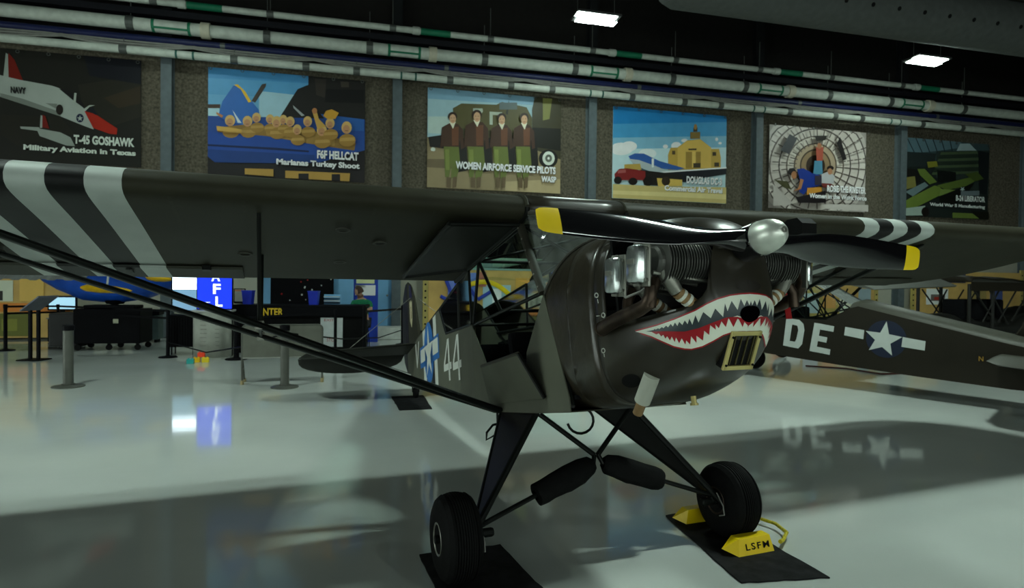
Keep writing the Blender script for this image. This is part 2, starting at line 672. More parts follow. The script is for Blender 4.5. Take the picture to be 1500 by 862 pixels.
# ------------------------------------------------------------------ big round duct, upper right
dq, dr = 13.6, 0.68
zd = pipe_z(1250, 45, dq) + dr * 0.98
duct = thing('air_duct', 'large grey round air duct with small vent holes at upper right', 'duct')
s_start = on_wall(985, 2, dq)[0]
b = MB()
prof = [(0.05, 0), (0.35, 0.05), (0.58, 0.18), (dr, 0.45), (dr, 32)]
b.lathe([(r_, h) for r_, h in prof], wp(s_start - .3, dq, zd), W, n=40)
b.build('duct_skin', mat('grey_fabric_duct', (0.085, 0.092, 0.088), 0.8, var=0.1), duct, smooth=True)
hm = None
M_hole = mat('vent_hole_black', (0.002, 0.002, 0.002), 0.9)
for k in range(18):
    for a in (22,):
        d = (M * math.cos(R(a)) - Vector((0, 0, 1)) * math.sin(R(a)))
        p = wp(s_start + 1.2 + k * .82, dq, zd) + d * (dr + .002)
        if hm is None:
            o = MB().lathe([(0.055, -.01), (0.055, .006)], (0, 0, 0), d, n=12).build('vent_hole', M_hole, duct)
            hm = o.data
        else:
            o = bpy.data.objects.new('vent_hole', hm)
            COL.objects.link(o)
            o.parent = duct
        o.location = p
# ceiling purlins, upper right
pm = None
for k in range(12):
    for (a, bq) in (((S0, S1), 1),):
        q = 4 + k * 1.2
        if pm is None:
            o = MB().box((0, 0, 0), (S1 - S0, .08, .2)).build('purlin', mat('purlin_paint', (0.06, 0.065, 0.06), .7), ceiling)
            pm = o.data
        else:
            o = bpy.data.objects.new('purlin', pm)
            COL.objects.link(o)
            o.parent = ceiling
        o.matrix_world = Matrix.Translation(wp((S0 + S1) / 2, q, ZC - .1)) @ RW.to_4x4()

# ------------------------------------------------------------------ printed vinyl banners
def inv_bilinear(q, x, y):
    (x0, y0), (x1, y1), (x2, y2), (x3, y3) = q      # TL TR BR BL
    u = v = 0.5
    for _ in range(12):
        px = (1 - v) * ((1 - u) * x0 + u * x1) + v * ((1 - u) * x3 + u * x2) - x
        py = (1 - v) * ((1 - u) * y0 + u * y1) + v * ((1 - u) * y3 + u * y2) - y
        ax = (1 - v) * (x1 - x0) + v * (x2 - x3)
        ay = (1 - v) * (y1 - y0) + v * (y2 - y3)
        bx = (1 - u) * (x3 - x0) + u * (x2 - x1)
        by = (1 - u) * (y3 - y0) + u * (y2 - y1)
        det = ax * by - ay * bx
        u -= (px * by - py * bx) / det
        v -= (ax * py - ay * px) / det
    return u, v


def banner(label, corners, crop, base, art, lines, s_over=None):
    """corners: TL TR BR BL in crop pixels; crop = (x0, y0, scale); art = [(hex, polygon in crop px)]"""
    cx, cy, sc = crop
    pc = [(cx + x / sc, cy + y / sc) for x, y in corners]
    bq = WALLQ - 0.06
    ws = [on_wall(x, y, bq) for x, y in pc]
    s0, s1 = (ws[0][0] + ws[3][0]) / 2, (ws[1][0] + ws[2][0]) / 2
    z1_, z0_ = (ws[0][1] + ws[1][1]) / 2, (ws[2][1] + ws[3][1]) / 2
    Wd, Hd = s1 - s0, z1_ - z0_
    t = thing('banner', label, 'banner', wp((s0 + s1) / 2, bq, z0_), math.pi / 2 - WA, group='printed banners on the wall')
    # local frame: x along wall, -y out of wall, z up
    def L(u, v, lift):
        return Vector(((u - .5) * Wd, -lift, (1 - v) * Hd))
    nx, nz = 40, 8
    rows = []
    for j in range(nz + 1):
        rows.append([L(i / nx, j / nz, 0.004 * math.sin(i * 1.7) * (1 - j / nz)) for i in range(nx + 1)])
    sheet = MB().grid(rows)
    for p in [L(0, 0, -.012), ]:
        pass
    sheet.build('vinyl_sheet', paint(base), t, solid=0.004)
    mats, idx = [], {}
    b = MB()
    for k, (hx, poly) in enumerate(art):
        if hx not in idx:
            idx[hx] = len(mats)
            mats.append(paint(hx, 0.45))
        pts2 = []
        for (x, y) in poly:
            u, v = inv_bilinear(corners, x, y)
            pts2.append(Vector((min(1, max(0, u)), min(1, max(0, v)))))
        if len(pts2) < 3:
            continue
        n = len(pts2)
        try:
            vs, es, fs, *_r = delaunay_2d_cdt(pts2, [(i, (i + 1) % n) for i in range(n)], [list(range(n))], 1, 1e-6)
        except Exception:
            continue
        lift = 0.012 + 0.0012 * k
        b.add([L(p.x, p.y, lift) for p in vs], fs, idx[hx])
    if b.f:
        b.build('printed_picture', mats, t, fix=False)
    for (txt, quad, hx, bold) in lines:           # quad: x0 (left), x1 (right), y top/bottom at right end, crop px
        x0, x1, yt, yb = quad
        u0, v1 = inv_bilinear(corners, x0, yb)
        u1, _ = inv_bilinear(corners, x1, yb)
        _, v0 = inv_bilinear(corners, x1, yt)
        _, v1 = inv_bilinear(corners, x1, yb)
        u0 = max(0.01, u0)
        for (off, hh, lf) in (((0.012, -0.012), '101010', 0.0), ((0, 0), hx, 0.003)):
            text('lettering' if hh != '101010' else 'lettering_shadow', txt, paint(hh), L(u0, v1, 0.012 + .0012 * len(art) + .002 + lf) + Vector((off[0], 0, off[1])), (1, 0, 0), (0, 0, 1), (u1 - u0) * Wd, (v1 - v0) * Hd, t, bold=bold)
    # grommets along the top edge
    gm = None
    for k in range(6):
        if gm is None:
            o = MB().lathe([(0.03, 0), (0.045, 0.0), (0.045, .01), (0.03, .01)], (0, 0, 0), (0, -1, 0), n=10, caps=False).build('grommet', M_clamp, t)
            gm = o.data
        else:
            o = bpy.data.objects.new('grommet', gm)
            COL.objects.link(o)
            o.parent = t
        o.location = L(0.02 + .96 * k / 5, 0.02, .012 + .0012 * len(art))
    return t


def rect(x0, y0, x1, y1):
    return [(x0, y0), (x1, y0), (x1, y1), (x0, y1)]


WT = 'dfe6da'
# 1: white and red jet trainers over dark hills; corner dimness put into the whites
A = [('15140f', rect(-700, 40, 965, 900)), ('1d1b14', [(520, 300), (965, 240), (965, 520), (700, 600), (560, 480)]), ('2a2216', [(700, 390), (960, 310), (960, 430), (800, 460)]),
     ('0c0d14', [(560, 90), (965, 130), (965, 300), (600, 240)]), ('191710', [(0, 500), (400, 520), (500, 640), (120, 720), (0, 640)]),
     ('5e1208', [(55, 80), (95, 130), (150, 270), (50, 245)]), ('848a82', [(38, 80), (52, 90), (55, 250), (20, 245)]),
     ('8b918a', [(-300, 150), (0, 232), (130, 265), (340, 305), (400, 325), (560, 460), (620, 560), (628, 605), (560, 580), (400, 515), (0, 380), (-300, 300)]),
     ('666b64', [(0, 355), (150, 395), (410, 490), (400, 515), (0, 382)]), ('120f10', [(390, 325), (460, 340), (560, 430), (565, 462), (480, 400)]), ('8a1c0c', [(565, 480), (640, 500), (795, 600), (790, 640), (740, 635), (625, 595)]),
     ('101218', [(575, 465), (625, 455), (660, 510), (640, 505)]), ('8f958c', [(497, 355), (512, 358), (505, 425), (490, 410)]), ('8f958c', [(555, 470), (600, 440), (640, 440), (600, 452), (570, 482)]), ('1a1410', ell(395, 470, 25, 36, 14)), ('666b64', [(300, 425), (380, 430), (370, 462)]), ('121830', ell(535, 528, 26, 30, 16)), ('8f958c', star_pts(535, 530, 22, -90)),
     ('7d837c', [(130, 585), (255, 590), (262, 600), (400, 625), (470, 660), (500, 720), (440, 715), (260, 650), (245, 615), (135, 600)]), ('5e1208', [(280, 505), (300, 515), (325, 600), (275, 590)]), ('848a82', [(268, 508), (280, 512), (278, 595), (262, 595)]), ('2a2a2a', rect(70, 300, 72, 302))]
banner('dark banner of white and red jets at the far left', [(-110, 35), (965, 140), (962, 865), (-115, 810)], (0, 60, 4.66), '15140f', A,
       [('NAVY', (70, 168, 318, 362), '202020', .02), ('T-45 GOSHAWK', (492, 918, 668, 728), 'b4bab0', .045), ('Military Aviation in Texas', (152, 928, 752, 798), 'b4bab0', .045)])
# 2: crew in yellow leaning over a blue wing
A = [('3f7fae', rect(40, 20, 1120, 250)), ('5b93b6', [(45, 200), (720, 230), (720, 400), (45, 400)]), ('4d8ab3', [(45, 110), (720, 150), (720, 260), (45, 220)]), ('8fb0bd', [(380, 200), (640, 230), (560, 400), (380, 400)]), ('9dbdc6', [(45, 300), (120, 310), (120, 400), (45, 390)]),
     ('1b1917', [(715, 95), (1120, 140), (1120, 430), (520, 380), (570, 300), (640, 190), (715, 160)]), ('2c2722', [(760, 120), (840, 125), (830, 250), (770, 230)]), ('3a342c', [(940, 140), (1000, 145), (1000, 180), (945, 180)]), ('0e0d0d', [(840, 190), (1110, 200), (1110, 290), (830, 280)]),
     ('1d3f7f', [(45, 370), (1115, 400), (1115, 640), (45, 480)]), ('24508f', [(800, 360), (1110, 400), (1110, 480), (900, 470)]),
     ('2a5ca0', [(110, 380), (140, 270), (210, 165), (240, 160), (330, 270), (380, 330), (385, 380), (290, 440)]), ('c9a32a', [(215, 158), (240, 155), (290, 205), (330, 275), (310, 280), (260, 190)]), ('3b332e', [(330, 270), (400, 155), (428, 150), (425, 170), (355, 280)]), ('b9c4c4', [(205, 330), (265, 420), (240, 418)]), ('8b8f90', [(610, 300), (690, 370), (670, 375), (615, 320)]), ('3a2a22', rect(45, 292, 125, 318)),
     ('1b3f86', [(45, 480), (300, 490), (1060, 600), (1060, 690), (45, 690)]), ('0e1c40', [(45, 565), (500, 590), (720, 610), (720, 622), (400, 600), (45, 578)]), ('16356f', [(45, 600), (760, 640), (760, 700), (90, 690), (45, 650)]),
     ('171314', [(45, 650), (90, 690), (300, 705), (800, 690), (1115, 610), (1115, 830), (45, 775)])]
A += [('7d5f2c', [(110, 450), (300, 430), (700, 470), (1050, 560), (1040, 612), (760, 570), (430, 510), (110, 482)]), ('8f6f36', [(420, 440), (620, 450), (640, 545), (430, 505)]), ('8f6f36', [(690, 470), (900, 500), (900, 580), (700, 560)])]
for (x, y, s, ph) in [(190, 410, 42, 0), (305, 415, 40, 1), (365, 390, 36, 2), (455, 400, 34, 0), (500, 420, 42, 1), (545, 405, 34, 2), (592, 420, 38, 0), (640, 475, 38, 1), (712, 420, 38, 2), (810, 480, 44, 0), (868, 435, 40, 1), (985, 465, 46, 2)]:
    A += [('8c6a30', ell(x + 5, y + s * 1.75, s * 1.3, s * .95, 14)), ('a17f42', [(x - s, y + s * 1.4), (x + s * 1.2, y + s * 1.3), (x + s * 1.3, y + s * 1.8), (x - s * 1.1, y + s * 1.9)]), ('b8985a', ell(x, y - 6, s * .8, s * .92, 14)), ('a87a56', ell(x - 2, y + 6, s * .55, s * .66, 12)), ('6e4a30', rect(x - s * .25, y + s * .3, x + s * .2, y + s * .40))]
A += [('b08a42', [(105, 445), (190, 455), (270, 470), (268, 495), (110, 478)]), ('b08a42', [(745, 350), (775, 350), (790, 400), (840, 450), (780, 470)]), ('a06a40', ell(760, 345, 18, 20, 12)), ('b5872c', [(820, 380), (840, 345), (880, 335), (930, 360), (905, 400), (850, 400)]), ('a06a40', [(105, 350), (150, 375), (140, 390), (105, 365)]),
      ('9c7a38', [(290, 735), (480, 740), (480, 790), (290, 775)]), ('9c7a38', [(560, 750), (1010, 770), (1005, 825), (560, 800)]), ('171314', rect(650, 770, 720, 812)), ('171314', rect(880, 775, 940, 825))]
banner('blue banner of cheering crew in yellow gear', [(48, 35), (1118, 140), (1115, 830), (45, 775)], (295, 90, 4.66), '1b1917', A,
       [('F6F HELLCAT', (778, 1070, 628, 686), WT, .045), ('Marianas Turkey Shoot', (500, 1078, 702, 752), WT, .045)])
# 3: four pilots walking in front of a bomber
A = [('8aa6ae', rect(40, 30, 1020, 400)), ('6f93a8', [(58, 38), (830, 100), (820, 170), (58, 120)]), ('9fb0aa', [(58, 250), (240, 250), (200, 380), (58, 370)]),
     ('4a4526', [(230, 190), (290, 155), (540, 165), (580, 145), (760, 185), (800, 260), (800, 480), (240, 420)]), ('39361f', [(240, 330), (800, 380), (800, 500), (240, 430)]), ('98a090', [(372, 190), (440, 192), (442, 215), (405, 260), (375, 258), (405, 215), (372, 212)]), ('98a090', [(490, 215), (580, 220), (580, 240), (512, 238), (512, 310), (490, 308)]), ('2b2a20', [(605, 230), (632, 125), (622, 240)]), ('4f5a5a', rect(560, 150, 690, 200)),
     ('33301e', [(820, 112), (1020, 130), (1016, 560), (800, 480), (800, 200)]), ('6d6d3a', [(880, 120), (950, 125), (930, 270), (880, 280)]), ('15140f', [(800, 330), (1015, 340), (1015, 500), (820, 470)]), ('14130f', [(60, 400), (150, 385), (260, 430), (300, 500), (70, 470)]), ('b6bdb2', ell(92, 490, 16, 16, 12)),
     ('7d6f52', [(50, 500), (1012, 560), (1010, 805), (48, 765)]), ('5f523c', [(50, 560), (400, 560), (420, 640), (50, 620)]), ('9a8a68', [(600, 720), (1010, 700), (1010, 805), (600, 785)]), ('15140f', ell(920, 555, 72, 66, 20)), ('b9beb4', ell(922, 552, 46, 50, 18)), ('55584f', ell(922, 552, 26, 28, 14)), ('c8ccc2', ell(922, 552, 9, 10, 10))]
for (x, yt, w) in [(225, 230, 1.0), (395, 218, 1.08), (572, 240, 1.0), (735, 240, 1.0)]:
    A += [('12100c', [(x - 40 * w, 480), (x + 95 * w, 400), (x + 110 * w, 640), (x + 20, 660)]),
          ('57602a', [(x - 60 * w, 470), (x + 45 * w, 470), (x + 55 * w, 600), (x + 30 * w, 690), (x - 10 * w, 700), (x - 5 * w, 590), (x - 25 * w, 700), (x - 50 * w, 690)]), ('6b7436', [(x - 50 * w, 490), (x - 22 * w, 490), (x - 20 * w, 640), (x - 45 * w, 640)]),
          ('3a2417', [(x - 72 * w, yt + 100), (x - 20 * w, yt + 70), (x + 40 * w, yt + 75), (x + 75 * w, yt + 120), (x + 82 * w, 480), (x + 60 * w, 490), (x + 52 * w, 400), (x + 48 * w, 472), (x - 62 * w, 468), (x - 85 * w, 480)]), ('5a3520', [(x - 5 * w, yt + 100), (x + 45 * w, yt + 95), (x + 42 * w, 460), (x - 2 * w, 462)]),
          ('c9c4ae', [(x - 22 * w, yt + 60), (x + 24 * w, yt + 60), (x + 5 * w, yt + 110)]), ('2a1c12', ell(x + 2, yt + 22, 33 * w, 34 * w, 14)), ('b08a6a', ell(x + 3, yt + 38, 23 * w, 33 * w, 14)), ('6a4a36', rect(x - 12, yt + 30, x - 3, yt + 34)), ('6a4a36', rect(x + 8, yt + 30, x + 17, yt + 34)), ('8a4a3a', rect(x - 6, yt + 52, x + 12, yt + 56)),
          ('54452e', [(x - 40, 690), (x - 10, 695), (x - 12, 770), (x - 42, 765)]), ('54452e', [(x + 5, 690), (x + 30, 690), (x + 25, 765), (x, 770)])]
banner('sepia banner of four pilots walking in leather jackets', [(58, 38), (1020, 130), (1010, 805), (50, 765)], (615, 120, 4.927), '7d6f52', A,
       [('WOMEN AIRFORCE SERVICE PILOTS', (245, 970, 618, 670), WT, .045), ('WASP', (862, 974, 686, 730), WT, .045)])
# 4: airliner before a tan terminal under a blue sky
A = [('1f6fa6', rect(60, 40, 963, 260)), ('3d84ae', rect(60, 190, 963, 330)), ('6f9db3', rect(60, 300, 963, 420)), ('a5bdc2', rect(60, 390, 963, 560)),
     ('c9d2cf', ell(130, 390, 90, 50)), ('c9d2cf', ell(190, 370, 60, 40)), ('c2ced0', ell(330, 430, 70, 40)), ('c9d2cf', ell(555, 370, 40, 30)), ('c9d2cf', ell(470, 375, 20, 16)), ('c9d2cf', ell(620, 330, 26, 14)), ('d5dcd6', ell(880, 325, 12, 14)), ('d5dcd6', ell(908, 356, 14, 10)),
     ('a8893e', [(490, 440), (510, 385), (565, 385), (570, 380), (640, 330), (745, 320), (830, 385), (835, 400), (900, 400), (915, 470), (915, 560), (490, 560)]), ('bd9c4c', [(565, 390), (640, 335), (745, 325), (835, 390), (835, 550), (565, 550)]), ('8c7032', [(630, 420), (750, 420), (750, 550), (630, 550)]), ('c7a858', [(680, 420), (710, 420), (710, 545), (680, 545)]),
     ('6e5a2c', [(665, 265), (745, 265), (745, 318), (665, 318)]), ('3f3420', [(690, 230), (722, 230), (722, 262), (690, 262)]), ('8a6a3a', ell(706, 225, 13, 22, 12)), ('3b3122', rect(690, 510, 748, 545)), ('3b3122', rect(845, 425, 875, 455)), ('3b3122', rect(860, 508, 900, 540)), ('3b3122', rect(650, 395, 715, 408)), ('4d3f28', rect(520, 410, 545, 440)),
     ('2b4f8c', [(182, 450), (230, 428), (300, 430), (420, 490), (620, 550), (560, 562), (440, 550), (260, 500), (200, 480)]), ('98a2a4', [(185, 470), (260, 480), (420, 540), (480, 575), (380, 580), (270, 540), (210, 500)]), ('3c4650', [(210, 500), (270, 540), (370, 580), (330, 600), (270, 560)]), ('2b4f8c', rect(240, 430, 300, 445)), ('c2c8c6', [(360, 470), (378, 470), (376, 540), (360, 540)]),
     ('c9d0cc', [(430, 575), (960, 545), (960, 556), (480, 590)]), ('15161c', [(430, 585), (960, 556), (960, 600), (700, 640), (620, 660), (480, 640)]), ('191512', [(270, 560), (600, 600), (600, 690), (300, 680)]), ('b79a4c', [(400, 625), (600, 640), (600, 690), (410, 690)]), ('2a2016', ell(470, 650, 34, 36, 14)), ('9d8340', [(150, 515), (270, 510), (280, 560), (150, 550)]),
     ('6d1d1c', [(75, 590), (110, 550), (170, 545), (310, 570), (310, 640), (80, 640)]), ('8f4a48', [(100, 560), (160, 555), (160, 580), (100, 585)]), ('14100e', ell(100, 640, 30, 30, 14)), ('14100e', ell(215, 650, 34, 30, 14)), ('14100e', ell(330, 650, 36, 40, 14)),
     ('ab9a63', [(60, 670), (400, 690), (957, 705), (957, 832), (60, 780)]), ('bcae78', [(60, 720), (957, 760), (957, 800), (60, 750)])]
banner('bright blue sky banner of an airliner before a tan terminal', [(72, 50), (963, 145), (957, 832), (60, 780)], (885, 145, 5.389), 'a5bdc2', A,
       [('DOUGLAS DC-3', (632, 918, 632, 690), WT, .045), ('Commercial Air Travel', (458, 924, 712, 754), WT, .045)])
# 5: workers inside a ribbed fuselage
A = [('8d8680', rect(320, 100, 1060, 780))]
for k, (rx, ry, hx) in enumerate([(420, 430, 'a39c96'), (390, 400, '4a4440'), (380, 388, 'b2aba4'), (335, 345, '5a524c'), (325, 332, 'a8a099'), (270, 280, '443e3a'), (260, 268, 'aaa29a'), (215, 222, '5a5048'), (205, 212, 'b0a89e'), (160, 168, '4c4034'), (150, 158, '93826c'), (115, 124, '3e3226'), (105, 112, '7a654a'), (70, 78, '2c2118')]):
    A.append((hx, ell(670, 420, rx, ry, 40)))
for k in range(30):
    a = 12 * k + 5
    c, s = math.cos(R(a)), math.sin(R(a))
    for r0, r1 in ((150, 205), (215, 262), (270, 325), (335, 385)):
        A.append(('4f4742', [(670 + c * r0 - s * 4, 420 + s * r0 + c * 4), (670 + c * r1 - s * 4, 420 + s * r1 + c * 4), (670 + c * r1 + s * 4, 420 + s * r1 - c * 4), (670 + c * r0 + s * 4, 420 + s * r0 - c * 4)]))
A += [('2c2c30', [(395, 310), (460, 190), (515, 225), (455, 340)]), ('1d1a1a', [(805, 260), (830, 215), (880, 380), (850, 390)]), ('1d1815', [(640, 205), (735, 205), (720, 240), (650, 240)]),
      ('8a4030', [(650, 290), (705, 290), (700, 390), (655, 390)]), ('3f6f86', [(640, 390), (695, 390), (700, 490), (630, 490)]), ('8a5c40', ell(675, 280, 16, 22, 12)),
      ('122a72', [(510, 450), (560, 445), (620, 480), (690, 500), (690, 570), (600, 590), (560, 640), (530, 620), (530, 520)]), ('1a1414', ell(475, 470, 30, 26, 12)), ('8f6040', ell(490, 495, 20, 30, 12)), ('8f6040', [(535, 520), (560, 530), (540, 600), (480, 615), (520, 590)]), ('9a9a9c', [(690, 490), (740, 470), (785, 500), (780, 560), (690, 560)]), ('1a1210', ell(755, 445, 26, 18, 12)), ('94684c', ell(752, 470, 18, 24, 12)), ('5a2420', [(690, 555), (760, 560), (790, 580), (700, 590)]), ('2a2632', rect(640, 500, 690, 570)),
      ('a8742a', [(585, 590), (690, 585), (690, 645), (580, 650)]), ('7f5424', [(550, 680), (600, 640), (600, 680)]), ('171214', [(500, 660), (720, 610), (720, 700), (520, 700)]), ('9d9690', [(340, 560), (420, 640), (480, 700), (440, 720), (340, 720)]), ('3b3a22', [(350, 530), (440, 540), (470, 600), (420, 590)]), ('a7a09a', [(700, 710), (1040, 720), (1040, 770), (720, 745)])]
banner('pale banner of workers inside a ribbed round fuselage', [(340, 110), (1058, 180), (1045, 770), (330, 730)], (1060, 160, 5.071), '8d8680', A,
       [('ROSIE THE RIVETER', (728, 1020, 590, 640), WT, .045), ('Women in the Work Force', (596, 1026, 655, 690), WT, .045)])
# 6: bomber factory
A = [('2f3f42', rect(110, 50, 850, 260)), ('4a6068', [(140, 60), (600, 100), (640, 150), (400, 180), (140, 200)]), ('86979a', [(600, 120), (680, 120), (740, 180), (560, 200)]), ('1f2626', [(140, 180), (400, 200), (380, 310), (140, 310)]), ('27302c', [(400, 180), (850, 180), (850, 560), (640, 560), (400, 400)])]
for k in range(6):
    A.append(('1d2a30', [(160 + k * 70, 65), (168 + k * 70, 65), (230 + k * 62, 200), (222 + k * 62, 200)]))
for k in range(7):
    y = 190 + k * 28
    A.append((('3c4a34', '222c22')[k % 2], [(440 - k * 12, y), (740 + k * 6, y - 6), (750 + k * 6, y + 16), (430 - k * 12, y + 22)]))
A += [('6a6a24', [(320, 270), (400, 265), (410, 310), (330, 320)]), ('14191a', [(750, 180), (845, 200), (830, 560), (760, 540)]), ('151412', [(140, 320), (250, 340), (270, 440), (140, 460)]), ('6a6636', [(140, 400), (220, 390), (230, 480), (140, 500)]), ('5c6e70', [(140, 520), (300, 440), (330, 470), (200, 560)]), ('0f1210', [(400, 340), (560, 360), (560, 440), (410, 440)]),
      ('55662c', [(240, 330), (300, 330), (400, 440), (340, 460), (260, 380)]), ('5b6c2e', [(130, 600), (200, 560), (380, 470), (420, 480), (470, 530), (330, 600), (200, 665), (140, 655)]), ('4d5d28', [(400, 470), (700, 400), (780, 410), (640, 480), (480, 510)]), ('3c4a20', [(640, 380), (740, 360), (800, 420), (720, 440)]), ('64763a', [(430, 500), (560, 510), (600, 570), (480, 560), (420, 560)]), ('0f100c', [(420, 560), (720, 450), (640, 560), (560, 620), (420, 640)]), ('8fa0a0', star_pts(615, 505, 24)),
      ('8a9a90', [(118, 660), (300, 640), (290, 720), (118, 720)]), ('14110f', ell(300, 690, 32, 40, 14)), ('5b666a', rect(600, 520, 760, 560)), ('5a6a30', [(530, 700), (700, 710), (760, 755), (530, 745)]), ('15160f', [(690, 690), (845, 700), (845, 765), (760, 755)])]
banner('dim green banner of a bomber factory floor at far right', [(140, 60), (850, 130), (845, 765), (118, 720)], (1300, 190, 5.745), '1c2220', A,
       [('B-24 LIBERATOR', (556, 808, 572, 620), 'c3cdc6', .045), ('World War II Manufacturing', (335, 808, 645, 680), 'c3cdc6', .045)])

# ------------------------------------------------------------------ the olive observation aircraft in front
TH = R(12.568)
_al = R(69.107)
AO = _yaw @ Vector((0.526, 3.405, 0))
AN = _yaw @ Vector((math.cos(_al), -math.sin(_al), 0))      # nose direction on the floor
AR = _yaw @ Vector((-math.sin(_al), -math.cos(_al), 0))     # towards the starboard wing
_bx = AN * math.cos(TH) + Vector((0, 0, 1)) * math.sin(TH)
_bz = -AN * math.sin(TH) + Vector((0, 0, 1)) * math.cos(TH)
AM = Matrix((_bx, -AR, _bz)).transposed().to_4x4()
AM.translation = AO
AMI = AM.inverted()


def V(f, r, z):                 # forward, starboard, up  (aircraft datum: floor between the main wheels)
    return Vector((f, -r, z))


def interp(tab, x):
    if x <= tab[0][0]:
        return tab[0][1]
    if x >= tab[-1][0]:
        return tab[-1][1]
    for i in range(len(tab) - 1):
        x0, y0 = tab[i]
        x1, y1 = tab[i + 1]
        if x0 <= x <= x1:
            h = x1 - x0
            t = (x - x0) / h
            m0 = (y1 - y0) / h if i == 0 else (y1 - tab[i - 1][1]) / (x1 - tab[i - 1][0])
            m1 = (y1 - y0) / h if i + 2 >= len(tab) else (tab[i + 2][1] - y0) / (tab[i + 2][0] - x0)
            return (2 * t**3 - 3 * t**2 + 1) * y0 + (t**3 - 2 * t**2 + t) * h * m0 + (-2 * t**3 + 3 * t**2) * y1 + (t**3 - t**2) * h * m1


OD = (0.030, 0.029, 0.019)
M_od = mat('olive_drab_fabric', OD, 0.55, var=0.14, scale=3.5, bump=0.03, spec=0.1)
M_odm = mat('olive_drab_metal', (0.023, 0.020, 0.014), 0.32, var=0.2, scale=5, coat=0.12, bump=0.05)
M_boot = mat('dented_boot_metal', (0.024, 0.020, 0.013), 0.3, var=0.35, scale=5, coat=0.15, bump=0.45)
M_odf = mat('olive_drab_flat', (0.035, 0.033, 0.024), 0.6)
M_stripe = mat('stripe_white', (0.42, 0.46, 0.43), 0.5, var=0.05, spec=.25)
M_stripeb = mat('stripe_black', (0.008, 0.008, 0.008), 0.55, spec=.2)
M_prop = mat('gloss_black_lacquer', (0.004, 0.004, 0.005), 0.12, var=0, coat=1.0)
M_yel = mat('yellow_tip_paint', (0.85, 0.60, 0.005), 0.35, var=0.06)
M_alu = mat('worn_aluminium', (0.62, 0.64, 0.58), 0.42, 0.75, var=0.2, scale=9, bump=0.05)
M_chrome = mat('polished_rocker_chrome', (0.60, 0.64, 0.63), 0.2, 0.9, var=0.1)
M_cast = mat('cast_aluminium', (0.22, 0.22, 0.19), 0.45, 0.7)
M_fin = mat('cylinder_fin_steel', (0.11, 0.11, 0.10), 0.45, 0.6)
M_eng = mat('engine_black', (0.005, 0.005, 0.005), 0.6, spec=.1)
M_rust = mat('heat_stained_exhaust', (0.05, 0.034, 0.024), 0.4, 0.7, var=0.4, scale=14)
M_tan = mat('tan_hose', (0.20, 0.12, 0.05), 0.55, var=0.25)
M_band = mat('white_band', (0.55, 0.57, 0.5), 0.5)
M_tubeb = mat('black_frame_tube', (0.005, 0.006, 0.005), 0.4, spec=0.12)
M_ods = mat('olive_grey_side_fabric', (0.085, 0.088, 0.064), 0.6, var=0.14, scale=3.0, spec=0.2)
M_glass = glass('cabin_glass')
M_wsglass = glass('windscreen_glass', haze=0.22)
M_fabric_in = mat('cabin_black_cloth', (0.006, 0.006, 0.007), 0.9, spec=.05)
M_red = mat('red_paint', (0.30, 0.006, 0.008), 0.4)
M_mouthw = mat('mouth_white', (0.72, 0.76, 0.64), 0.3, var=0.05)
M_mouthr = mat('mouth_red', (0.32, 0.008, 0.014), 0.3, var=0.08)
M_mouthg = mat('mouth_grey', (0.032, 0.042, 0.048), 0.3, var=0.1)
M_insw = mat('insignia_white', (0.55, 0.57, 0.52), 0.5, var=0.04)
M_insb = mat('insignia_blue', (0.02, 0.13, 0.40), 0.5, var=0.08)
M_brass = mat('yellow_zinc_frame', (0.50, 0.42, 0.16), 0.35, 0.3)

plane = thing('observation_aircraft', 'olive drab high-wing aircraft with a shark mouth on its nose, in the foreground', 'aircraft', matrix=AM)

# --- wing -------------------------------------------------------------
AF_U = [(0, 0), (.006, .02), (.0125, .030), (.03, .046), (.06, .062), (.1, .074), (.16, .084), (.25, .090), (.35, .088), (.5, .073), (.65, .048), (.8, .015), (.9, -.014), (1, -.052)]
AF_L = [(0, 0), (.006, -.017), (.0125, -.023), (.03, -.031), (.06, -.035), (.1, -.037), (.16, -.038), (.25, -.039), (.35, -.041), (.5, -.045), (.65, -.049), (.8, -.053), (.9, -.056), (1, -.0585)]
CH, LEF, LEZ, HALF = 1.60, 0.077, 2.0, 5.36
SI, SU = 2.392, 0.151           # start and width of the five recognition stripes


def wing_pt(r, xc, zc, side):
    # rounded tip
    a = abs(r)
    le, te = 0.0, 1.0
    if a > HALF - 0.85:
        t = (a - (HALF - 0.85)) / 0.85
        k = math.sqrt(max(0.0, 1 - t * t))
        le = 0.42 * (1 - k)
        te = 1 - 0.58 * (1 - k)
    x = le + (te - le) * xc
    thick = (te - le)
    return V(LEF - CH * x, a * side, LEZ + 0.004 * a + CH * zc * thick + CH * -0.03 * (1 - thick))


def wing(side):
    rs = [.33, .4, .8, 1.2, 1.6, 2.0, 2.39]
    edges = [SI + SU * k for k in range(6)]
    rs = [x for x in rs if x < SI] + edges + [3.3, 3.6, 3.9, 4.2] + [HALF - .85 + .85 * math.sin(R(a)) for a in (0, 15, 30, 45, 58, 70, 80, 86, 90)]
    prof = AF_U[::-1] + AF_L[1:]
    b = MB()
    rows = []
    for r in rs:
        rows.append([wing_pt(r, x, z, side) for x, z in prof])
    for i in range(len(rs) - 1):
        mid = (rs[i] + rs[i + 1]) / 2
        mi = 0
        if edges[0] < mid < edges[-1]:
            mi = 1 if int((mid - SI) / SU) % 2 == 0 else 2
        b.grid([rows[i], rows[i + 1]], mi)
    b.add(rows[0], [tuple(range(len(prof)))], 0)
    return b


